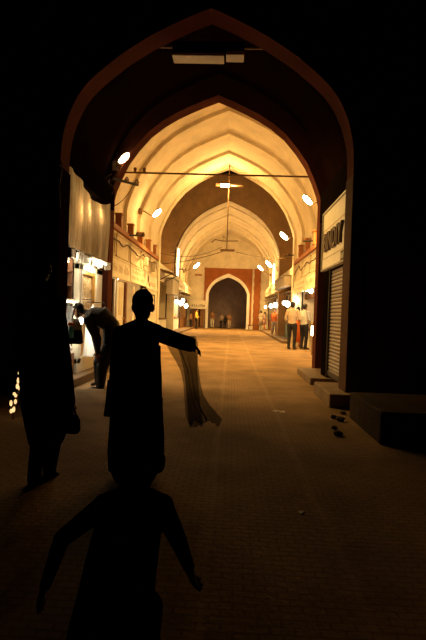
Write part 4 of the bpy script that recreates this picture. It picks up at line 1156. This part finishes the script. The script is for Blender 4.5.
def person(label, loc, rz, h, mats, pose=None, voxel=0.011, hair='short', sleeves='short', group='people on the street', girth=1.0, headturn=0.0, headtilt=0.0, eyes=True, hsc=1.0, curl=0.35):
    """local frame: +y is where the body faces, x to its right. mats: dict skin, top, legs, shoes. pose overrides joints (in units of height)."""
    J = dict(pelvis=(0, 0, .52), waist=(0, 0, .60), chest=(0, .005, .72), neck=(0, 0, .825), head=(0, .012, .925),
             shR=(.105, 0, .80), shL=(-.105, 0, .80), elR=(.135, -.01, .63), elL=(-.135, -.01, .63), wrR=(.14, .04, .48), wrL=(-.14, .04, .48),
             hipR=(.055, 0, .50), hipL=(-.055, 0, .50), knR=(.06, .015, .275), knL=(-.06, .015, .275), anR=(.06, -.01, .045), anL=(-.06, -.01, .045),
             toR=(.07, .085, .018), toL=(-.07, .085, .018))
    if pose: J.update(pose)
    J = {k: Vector(v) * h for k, v in J.items()}
    t = thing('person', label, 'person', loc, group, rz)
    mb = MB(); segs = []
    SK, TOP, LEG, SHO = 0, 1, 2, 3

    def cap(a, b, ra, rb, mi):
        ra *= h; rb *= h; a = J[a] if isinstance(a, str) else a; b = J[b] if isinstance(b, str) else b
        mb.capsule(a, b, ra, rb, 14); segs.append((a, b, ra, rb, mi))
    gi = girth
    # trunk as elliptical loft
    sp = [J['pelvis'] - (J['waist'] - J['pelvis']) * 0.6, J['pelvis'], J['waist'], J['chest'], J['chest'].lerp(J['neck'], .6), J['neck']]
    hw = [.066, .088, .077, .095, .092, .035]; hd = [.055, .064, .055, .066, .050, .034]
    lat = (J['shR'] - J['shL']).normalized(); rings = []
    for i, p in enumerate(sp):
        tg = (sp[min(i + 1, 5)] - sp[max(i - 1, 0)]).normalized(); L = (lat - tg * lat.dot(tg)).normalized(); N = tg.cross(L)
        rings.append((p, L * hw[i] * h * gi, N * hd[i] * h * gi))
    mb.loft(rings, 20)
    for i in range(5):
        segs.append((sp[i], sp[i + 1], hd[i] * h * gi * (1.6 if i == 0 else 1.2), hd[i + 1] * h * gi * 1.2, LEG if i == 0 else TOP))
    for sd in 'RL':
        cap('neck', 'sh' + sd, .034, .036 * gi, TOP)
        cap('chest', 'sh' + sd, .045, .038, TOP)
        cap('sh' + sd, 'el' + sd, .036 * gi, .027 * gi, TOP)
        cap('el' + sd, 'wr' + sd, .026 * gi, .019, TOP if sleeves == 'long' else SK)
        cap('hip' + sd, 'kn' + sd, .054 * gi, .037 * gi, LEG)
        cap('kn' + sd, 'an' + sd, .036 * gi, .027 * gi, LEG)
        cap('an' + sd, 'to' + sd, .023, .017, SHO)
        heel = J['an' + sd] + Vector((0, -.012 * h, -.022 * h)); cap('an' + sd, heel, .024, .02, SHO)
        d = (J['wr' + sd] - J['el' + sd]).normalized()
        fw = Vector((0, 1, 0)); side = fw if abs(d.y) < 0.8 else Vector((0, 0, 1))
        hand(mb, segs, J['wr' + sd], d, side, h / 1.7 * min(hsc, 1.2), curl=curl, mi=SK)
    # neck and head
    cap('neck', J['neck'].lerp(J['head'], .55), .030, .028, SK)
    up = (J['head'] - J['neck']).normalized()
    q = Matrix.Rotation(headturn, 3, 'Z') @ Matrix.Rotation(headtilt, 3, 'X')
    hs = h * hsc if hsc > 1 else h
    c = J['head']; R = q

    def hl(x, y, z): return c + R @ Vector((x * hs, y * hs, z * hs))
    mb.ellipsoid(hl(0, -.004, .012), (.043 * hs, .053 * hs, .055 * hs), 18, 12, R=R)
    mb.ellipsoid(hl(0, .010, -.026), (.033 * hs, .040 * hs, .042 * hs), 16, 10, R=R)
    mb.ellipsoid(hl(0, .040, -.052), (.015 * hs, .014 * hs, .013 * hs), 10, 8, R=R)       # chin
    mb.capsule(hl(0, .048, .006), hl(0, .060, -.018), .006 * hs, .010 * hs, 8)              # nose
    mb.capsule(hl(-.013, .046, -.036), hl(.013, .046, -.036), .006 * hs, .006 * hs, 8)      # mouth
    mb.capsule(hl(-.026, .043, .012), hl(.026, .043, .012), .009 * hs, .009 * hs, 8)        # brow
    for sx in (-1, 1): mb.ellipsoid(hl(sx * .043, -.004, -.008), (.008 * hs, .014 * hs, .020 * hs), 8, 8, R=R)
    segs.append((c, hl(0, .01, -.03), .052 * hs, .04 * hs, SK))
    remesh(mb, voxel, segs, [mats['skin'], mats['top'], mats['legs'], mats['shoes']], 'body', t)
    if eyes:
        for sx in (-1, 1):
            MB().ellipsoid(hl(sx * .018, .046, 0.000), (.0075 * hs, .006 * hs, .005 * hs), 8, 6, R=R).build('eye', HAIR, t, smooth=True)
    hb = MB()
    if hair:
        hb.ellipsoid(hl(0, -.014, .022), (.047 * hs, .052 * hs, .053 * hs), 20, 12, R=R)
        hb.ellipsoid(hl(0, -.026, -.008), (.043 * hs, .036 * hs, .045 * hs), 16, 10, R=R)
        hb.ellipsoid(hl(0, .026, .050), (.032 * hs, .022 * hs, .014 * hs), 12, 8, R=R)
        if hair == 'bun':
            hb.ellipsoid(hl(0, -.060, -.012), (.028 * hs, .024 * hs, .028 * hs), 14, 10, R=R)
            hb.ellipsoid(hl(0, -.030, -.040), (.030 * hs, .022 * hs, .030 * hs), 14, 10, R=R)
        if hair == 'long':
            hb.ellipsoid(hl(0, -.034, -.060), (.044 * hs, .022 * hs, .075 * hs), 14, 10, R=R)
        remesh(hb, max(voxel * 0.8, 0.006), [(c, c, .05, .05, 0)], [mats.get('hair', HAIR)], 'hair', t, 3)
    return t, J


def garment(t, name, rings, material, folds=0, fold=0.0, n=40, thick=0.006):
    """rings: (cx, cy, z, rx, ry) from top to bottom"""
    mb = MB(); m = len(rings)
    for i, (cx, cy, z, rx, ry) in enumerate(rings):
        for k in range(n):
            a = 2 * PI * k / n; f = 1 + fold * (i / (m - 1)) * math.sin(folds * a + i * 0.3)
            mb.v.append(Vector((cx + rx * f * math.cos(a), cy + ry * f * math.sin(a), z)))
    for i in range(m - 1):
        for k in range(n): mb.f.append([i * n + k, i * n + (k + 1) % n, (i + 1) * n + (k + 1) % n, (i + 1) * n + k]); mb.m.append(0)
    o = mb.build(name, material, t, smooth=True, fix=False)
    md = o.modifiers.new('thickness', 'SOLIDIFY'); md.thickness = thick
    return o


DARK = dict(hair=SILHOUETTE, skin=SHADESKIN, top=SILHOUETTE, legs=SILHOUETTE, shoes=SILHOUETTE)

# --- the girl with the scarf (seen from behind, facing +y) ---
YG = 3.70
gc = at(140, 480, YG)
gx = at(139, 400, YG).x
H = 1.46
sR = at(160, 333, YG); eR = at(181, 339, YG); wR = at(193, 343.5, YG)


def rel(p, yoff=0.0): return ((p.x - gx) / H, yoff, p.z / H)


pose = dict(shR=rel(at(156, 331, YG)), elR=rel(at(176, 339, YG), .02), wrR=rel(at(187, 344.5, YG), .05),
            shL=rel(at(120, 333, YG)), elL=rel(at(115, 372, YG), -.01), wrL=rel(at(114.5, 400, YG), .03),
            neck=rel(at(141, 324, YG)), head=rel(at(143, 306, YG), .004), chest=rel(at(139, 345, YG)),
            knL=(-.05, .02, .275), anL=(-.06, -.02, .05), toL=(-.065, .07, .018), knR=(.05, .05, .275), anR=(.045, .04, .045), toR=(.05, .14, .018))
t, J = person('girl in dark tunic seen from behind, right arm out with a sheer black scarf', (gx, YG, 0), 0, H, DARK, pose, voxel=0.0065, hair='bun', sleeves='long', group='dark figures in the foreground', hsc=1.16, curl=-0.9)
hx = lambda px, py: at(px, py, YG).x - gx
rows = [(345, 116, 160, .11), (360, 112, 160, .115), (378, 110, 161, .115), (395, 110, 161, .12), (415, 111, 162, .13), (435, 110, 163, .14), (452, 109, 163, .15), (470, 110, 161, .16)]
garment(t, 'tunic', [((hx(a, y) + hx(b, y)) / 2, 0, at(140, y, YG).z, (hx(b, y) - hx(a, y)) / 2, d) for y, a, b, d in rows], SILHOUETTE, 9, 0.03)
for sx, kn in ((-1, 0.02), (1, 0.05)):
    garment(t, 'trouser_leg', [(sx * .075 + .0, kn * .4, 0.60, .095, .11), (sx * .078, kn, 0.40, .09, .095), (sx * .078, kn * .6, .2, .08, .085), (sx * .078, 0.01 + kn * .4, .07, .07, .08)], SILHOUETTE, 7, 0.04, 24)
# loose sleeve of the outstretched arm
def sleeve(pts, rs, name='sleeve'):
    MB().loft([(p, Vector((0, r * 0.9, 0)), Vector((0, 0, r))) for p, r in zip(pts, rs)], 18).build(name, SILHOUETTE, t, smooth=True)


rp = lambda px, py, yo=0.0: Vector((at(px, py, YG).x - gx, yo, at(px, py, YG).z))
sleeve([rp(156, 334), rp(166, 336.5, .01), rp(178, 341, .02), rp(189, 344.5, .04), rp(195, 346, .05)], [.055, .064, .062, .058, .048])
# scarf: hangs from the outstretched arm
SC = [(336, 160, 195), (344, 165, 197.5), (352, 169, 197.5), (362, 175, 197.5), (372, 180, 198.5), (384, 182.5, 200), (396, 183.5, 203), (406, 184, 209), (414, 184.5, 216), (421, 186, 222), (426, 188, 219)]


def scarf(rows, yoff, amp, folds, ph, name):
    mb = MB(); n = 90
    for i, (py, xa, xb) in enumerate(rows):
        f = i / (len(rows) - 1)
        for k in range(n + 1):
            u = k / n; g_ = math.sin(PI * u); px = xa + (xb - xa) * (u + g_ * 0.036 * math.sin(u * folds * 2 * PI + ph + 0.5 * f) + g_ * 0.02 * math.sin(u * 23 + 3 * f))
            p = at(px, py + (3.0 * math.sin(u * 7 + ph) if i == len(rows) - 1 else 0), YG)
            mb.v.append(Vector((p.x - gx, yoff + 0.05 * (1 - f) * 0 + amp * (0.4 + 0.6 * f) * math.sin(u * folds * 2 * PI + ph + f), p.z)))
    for i in range(len(rows) - 1):
        for k in range(n):
            a = i * (n + 1) + k; mb.f.append([a, a + 1, a + n + 2, a + n + 1]); mb.m.append(0)
    o = mb.build(name, DUPATTA2 if name == 'scarf_fold' else DUPATTA, t, smooth=True)
    return o


s1 = scarf(SC, 0.045, 0.024, 6, 0.2, 'scarf')
s1['label'] = 'sheer black scarf hanging from the arm'
SC2 = [(337, 172, 194), (345, 176, 196), (356, 180, 197), (368, 183, 197), (380, 185, 198), (392, 186, 199), (404, 187, 200), (416, 188, 202), (424, 189, 203)]
s2 = scarf(SC2, 0.005, 0.018, 4, 1.4, 'scarf_fold')
# scarf over the back and the left side
mb = MB(); n = 20
for i, (py, xa, xb) in enumerate(((331, 121, 158), (338, 119, 160), (350, 116, 160), (362, 114, 158), (372, 118, 150))):
    for k in range(n + 1):
        u = k / n; p = at(xa + (xb - xa) * u, py, YG)
        mb.v.append(Vector((p.x - gx, -0.11 - 0.02 * math.sin(u * 9) + 0.07 * (2 * u - 1) ** 2, p.z)))
for i in range(4):
    for k in range(n):
        a = i * (n + 1) + k; mb.f.append([a, a + 1, a + n + 2, a + n + 1]); mb.m.append(0)
o = mb.build('shawl_drape', SILHOUETTE, t, smooth=True); md = o.modifiers.new('thickness', 'SOLIDIFY'); md.thickness = 0.003
# ragged end at the left hip
garment(t, 'scarf_end', [(hx(111, 382), -.02, at(110, 380, YG).z, .015, .03), (hx(110, 405), -.02, at(110, 400, YG).z, .022, .04), (hx(109, 412), -.02, at(110, 415, YG).z, .026, .04)], SILHOUETTE, 5, .15, 20)

# --- dark figure on the left with a bag ---
YL = 3.6; lx = at(46, 400, YL).x; HL = 1.62
relL = lambda px, py, yo=0.0: ((at(px, py, YL).x - lx) / HL, yo, at(px, py, YL).z / HL)
pose = dict(head=relL(40, 268, .012), neck=relL(40, 288), chest=relL(40, 318), shR=relL(56, 304), shL=relL(22, 302), elR=relL(66, 362, -.01), wrR=relL(70, 403, .02),
            elL=relL(20, 352), wrL=relL(24, 390, .04), waist=relL(43, 350), pelvis=relL(45, 375), hipR=relL(52, 382), hipL=relL(38, 382),
            knR=relL(52, 425, .06), knL=relL(42, 428, -.02), anR=relL(48, 474, .01), anL=relL(40, 474, -.07), toR=relL(53, 484, .08), toL=relL(41, 484, .02))
t, J = person('person in a long dark coat walking at the left edge with a bag in hand', (lx, YL, 0), 0, HL, DARK, pose, voxel=0.0075, hair='short', sleeves='long', group='dark figures in the foreground', girth=1.08, eyes=True)
hl_ = lambda px, py: at(px, py, YL).x - lx
garment(t, 'coat', [((hl_(a, y) + hl_(b, y)) / 2, 0, at(45, y, YL).z, (hl_(b, y) - hl_(a, y)) / 2, d) for y, a, b, d in
                    ((300, 24, 56, .10), (322, 20, 60, .14), (350, 20, 66, .16), (380, 22, 70, .17), (405, 24, 72, .18), (425, 28, 68, .17), (442, 32, 61, .15))], SILHOUETTE, 7, 0.03)
b = at(71, 424, YL)
t = thing('handbag', 'dark bag carried by the person at the left edge', 'bag', (b.x, YL + 0.03, b.z), 'bags carried in the foreground')
MB().loft([((0, 0, -.075), (.045, 0, 0), (0, .025, 0)), ((0, 0, -.05), (.062, 0, 0), (0, .035, 0)), ((0, 0, .02), (.058, 0, 0), (0, .035, 0)), ((0, 0, .06), (.04, 0, 0), (0, .02, 0))]).build('pouch', SILHOUETTE, t, smooth=True)
MB().tube([(-.03, 0, .05), (-.015, 0, .11), (.01, 0, .11), (.03, 0, .05)], .007, 6).build('handle', SILHOUETTE, t)

# --- small child close to the viewer ---
YC = 1.45; cx_ = at(128, 560, YC).x; HC = 0.95
relC = lambda px, py, yo=0.0: ((at(px, py, YC).x - cx_) / HC, yo, at(px, py, YC).z / HC)
pose = dict(head=relC(137, 456, .01), neck=relC(134, 492), chest=relC(131, 530), waist=relC(126, 585), pelvis=relC(124, 625), shR=relC(162, 506), shL=relC(104, 506),
            elR=relC(180, 540, -.02), wrR=relC(188, 572, .03), elL=relC(64, 536, -.02), wrL=relC(42, 590, .03), hipR=(.06, 0, .40), hipL=(-.06, 0, .40),
            knR=(.065, .03, .23), knL=(-.065, .02, .23), anR=(.065, 0, .05), anL=(-.065, 0, .05), toR=(.07, .1, .02), toL=(-.07, .1, .02))
t, J = person('small child in a dark frock at the bottom of the photo, arms held out', (cx_, YC, 0), 0, HC, DARK, pose, voxel=0.0055, hair='short', sleeves='long', group='dark figures in the foreground', girth=1.0, hsc=1.75)
hc_ = lambda px, py: at(px, py, YC).x - cx_
garment(t, 'frock', [((hc_(a, y) + hc_(b, y)) / 2, 0, at(128, y, YC).z, (hc_(b, y) - hc_(a, y)) / 2, d) for y, a, b, d in
                     ((500, 106, 160, .07), (525, 98, 160, .085), (555, 90, 156, .10), (590, 82, 152, .115), (630, 72, 156, .13), (660, 66, 160, .14))], SILHOUETTE, 8, .03)

# --- stooping man at the lit counter: faces -x and a little +y ---
YM = 7.95; RZ = PI / 2 + 0.0
mx = at(100, 388, YM).x; HM = 1.66
c_, s_ = math.cos(RZ), math.sin(RZ)


def relM(px, py, lat=0.0):
    """lat: metres to the man's right (which is +y of the street here)"""
    p = at(px, py, YM); fwd = -(p.x - mx)
    return (lat / HM, fwd / HM, p.z / HM)


pose = dict(pelvis=relM(113, 341), waist=relM(111, 326), chest=relM(101, 316.5), neck=relM(89, 313), head=relM(78.5, 310.5),
            shR=relM(92, 318, .18), shL=relM(92, 320, -.18), elR=relM(92, 339, .21), elL=relM(100.5, 338, -.20), wrR=relM(94, 352, .16), wrL=relM(101, 352, -.17),
            hipR=relM(111, 346, .09), hipL=relM(112, 347, -.09), knR=relM(97, 363, .11), knL=relM(104, 366, -.10), anR=relM(97, 384, .12), anL=relM(102, 386, -.10),
            toR=relM(90, 385.5, .13), toL=relM(91, 388.5, -.11))
t, J = person('man in grey-brown jacket and dark jeans stooping to look into the lit shop', (mx, YM, 0), RZ, HM, dict(skin=SKIN, top=JACKET, legs=JEANS, shoes=SHOE), pose, voxel=0.0075, sleeves='long',
              headtilt=-0.45, girth=1.5, group='shoppers')
a = J['chest']; b = J['waist']

# --- far people ---
def shopper(px, pyf, hpx, rz, mats, label, arms=None, sleeves='short', hair='short', girth=1.0, kurta=None, group='shoppers'):
    hor = 314 + (px - 231) * math.tan(ROLL)
    Y = 500 * 1.25 / (pyf - hor); hgt = hpx * Y / 500
    base = at(px, pyf, Y)
    t, J = person(label, (base.x, Y, 0.0), rz, hgt, mats, arms, voxel=0.013, sleeves=sleeves, hair=hair, girth=girth, group=group)
    if kurta:
        k, low = kurta
        garment(t, 'kurta', [(0, 0, .68 * hgt, .095 * hgt, .07 * hgt), (0, 0, .55 * hgt, .10 * hgt, .085 * hgt), (0, 0, low * hgt, .115 * hgt, .10 * hgt)], k, 7, .05, 28)
    return t


A1 = dict(elR=(.15, .02, .64), wrR=(.10, .13, .60), elL=(-.15, .0, .63), wrL=(-.12, .08, .52))
A2 = dict(elR=(.16, -.02, .65), wrR=(.13, .07, .53), elL=(-.16, -.02, .65), wrL=(-.06, .12, .60))
WALK = dict(knR=(.055, .06, .28), anR=(.055, .07, .045), toR=(.06, .165, .018), knL=(-.055, .0, .28), anL=(-.055, -.09, .06), toL=(-.06, -.005, .018))
shopper(291.3, 349.5, 48, -0.5, dict(skin=SKIN, top=CREAMSHIRT, legs=BLACKTROUSER, shoes=SHOE), 'man in cream shirt and black trousers, left of the pair at the right stall', A1, 'long', girth=1.1)
shopper(303.3, 349.5, 46, -0.9, dict(skin=SKIN, top=WHITESHIRT, legs=BLACKTROUSER, shoes=SHOE), 'man in white shirt and black trousers, right of the pair at the right stall', A2, 'long', girth=1.15)
shopper(297, 346.5, 40, -0.2, dict(skin=SKIN, top=BROWNCLOTH, legs=ORANGE, shoes=SHOE), 'person in orange skirt partly hidden between the standing pair', None, 'long', hair='long', kurta=(ORANGE, .12))
shopper(274, 336.5, 28, 2.6, dict(skin=SKIN, top=ORANGE, legs=GREYTROUSER, shoes=SHOE), 'man in orange shirt and grey trousers walking before the right stalls', WALK, 'short', girth=1.12)
shopper(260.6, 331.0, 20.5, -0.6, dict(skin=SKIN, top=CREAMSHIRT, legs=WHITESHIRT, shoes=SHOE), 'person in pale kurta standing left of the far right group', A1, 'long', kurta=(CREAMSHIRT, .3))
shopper(264.3, 330.7, 19, 1.4, dict(skin=SKIN, top=PINK, legs=ORANGE, shoes=SHOE), 'person in pink and orange clothes in the far right group', A2, 'long', hair='long', kurta=(PINK, .35))
shopper(268.6, 330.0, 18, 0.6, dict(skin=SKIN, top=WHITESHIRT, legs=PINK, shoes=SHOE), 'person in white top, right in the far right group', None, 'long', hair='long', kurta=(WHITESHIRT, .4))
shopper(196, 329.0, 20, -1.6, dict(skin=SKIN, top=YELLOW, legs=BLACKTROUSER, shoes=SHOE), 'person in yellow shirt at the bright far left stall', A2, 'long', girth=1.15)
shopper(190.5, 328.6, 17, 1.2, dict(skin=SKIN, top=BROWNCLOTH, legs=BLACKTROUSER, shoes=SHOE), 'dark-clothed person left of the yellow shirt at the far left stall', None, 'long')
shopper(205, 327.9, 15.5, PI, dict(skin=SKIN, top=BROWNCLOTH, legs=JEANS, shoes=SHOE), 'person in brown top and dark trousers below the cream far board', None, 'long')
shopper(212, 328.1, 17.5, PI - .3, dict(skin=SKIN, top=BROWNCLOTH, legs=WHITESHIRT, shoes=SHOE), 'person in brown top and white trousers left of the far gateway', A1, 'long', girth=1.1)
shopper(221, 328.4, 15, 2.6, dict(skin=SKIN, top=GREYTROUSER, legs=BLACKTROUSER, shoes=SHOE), 'person in greyish shirt standing in the left of the far gateway', A2, 'short')
shopper(229, 328.8, 16, -2.5, dict(skin=SKIN, top=BROWNCLOTH, legs=CREAMSHIRT, shoes=SHOE), 'person in dark top and tan trousers in the middle of the far gateway', A1, 'long')
shopper(224.8, 328.5, 13.5, 0.5, dict(skin=SKIN, top=BLACKTROUSER, legs=BLACKTROUSER, shoes=SHOE), 'smaller dark-clothed person between the two in the far gateway', None, 'long')

for o in list(bpy.data.objects):
    if '_loc' in o.keys(): del o['_loc']
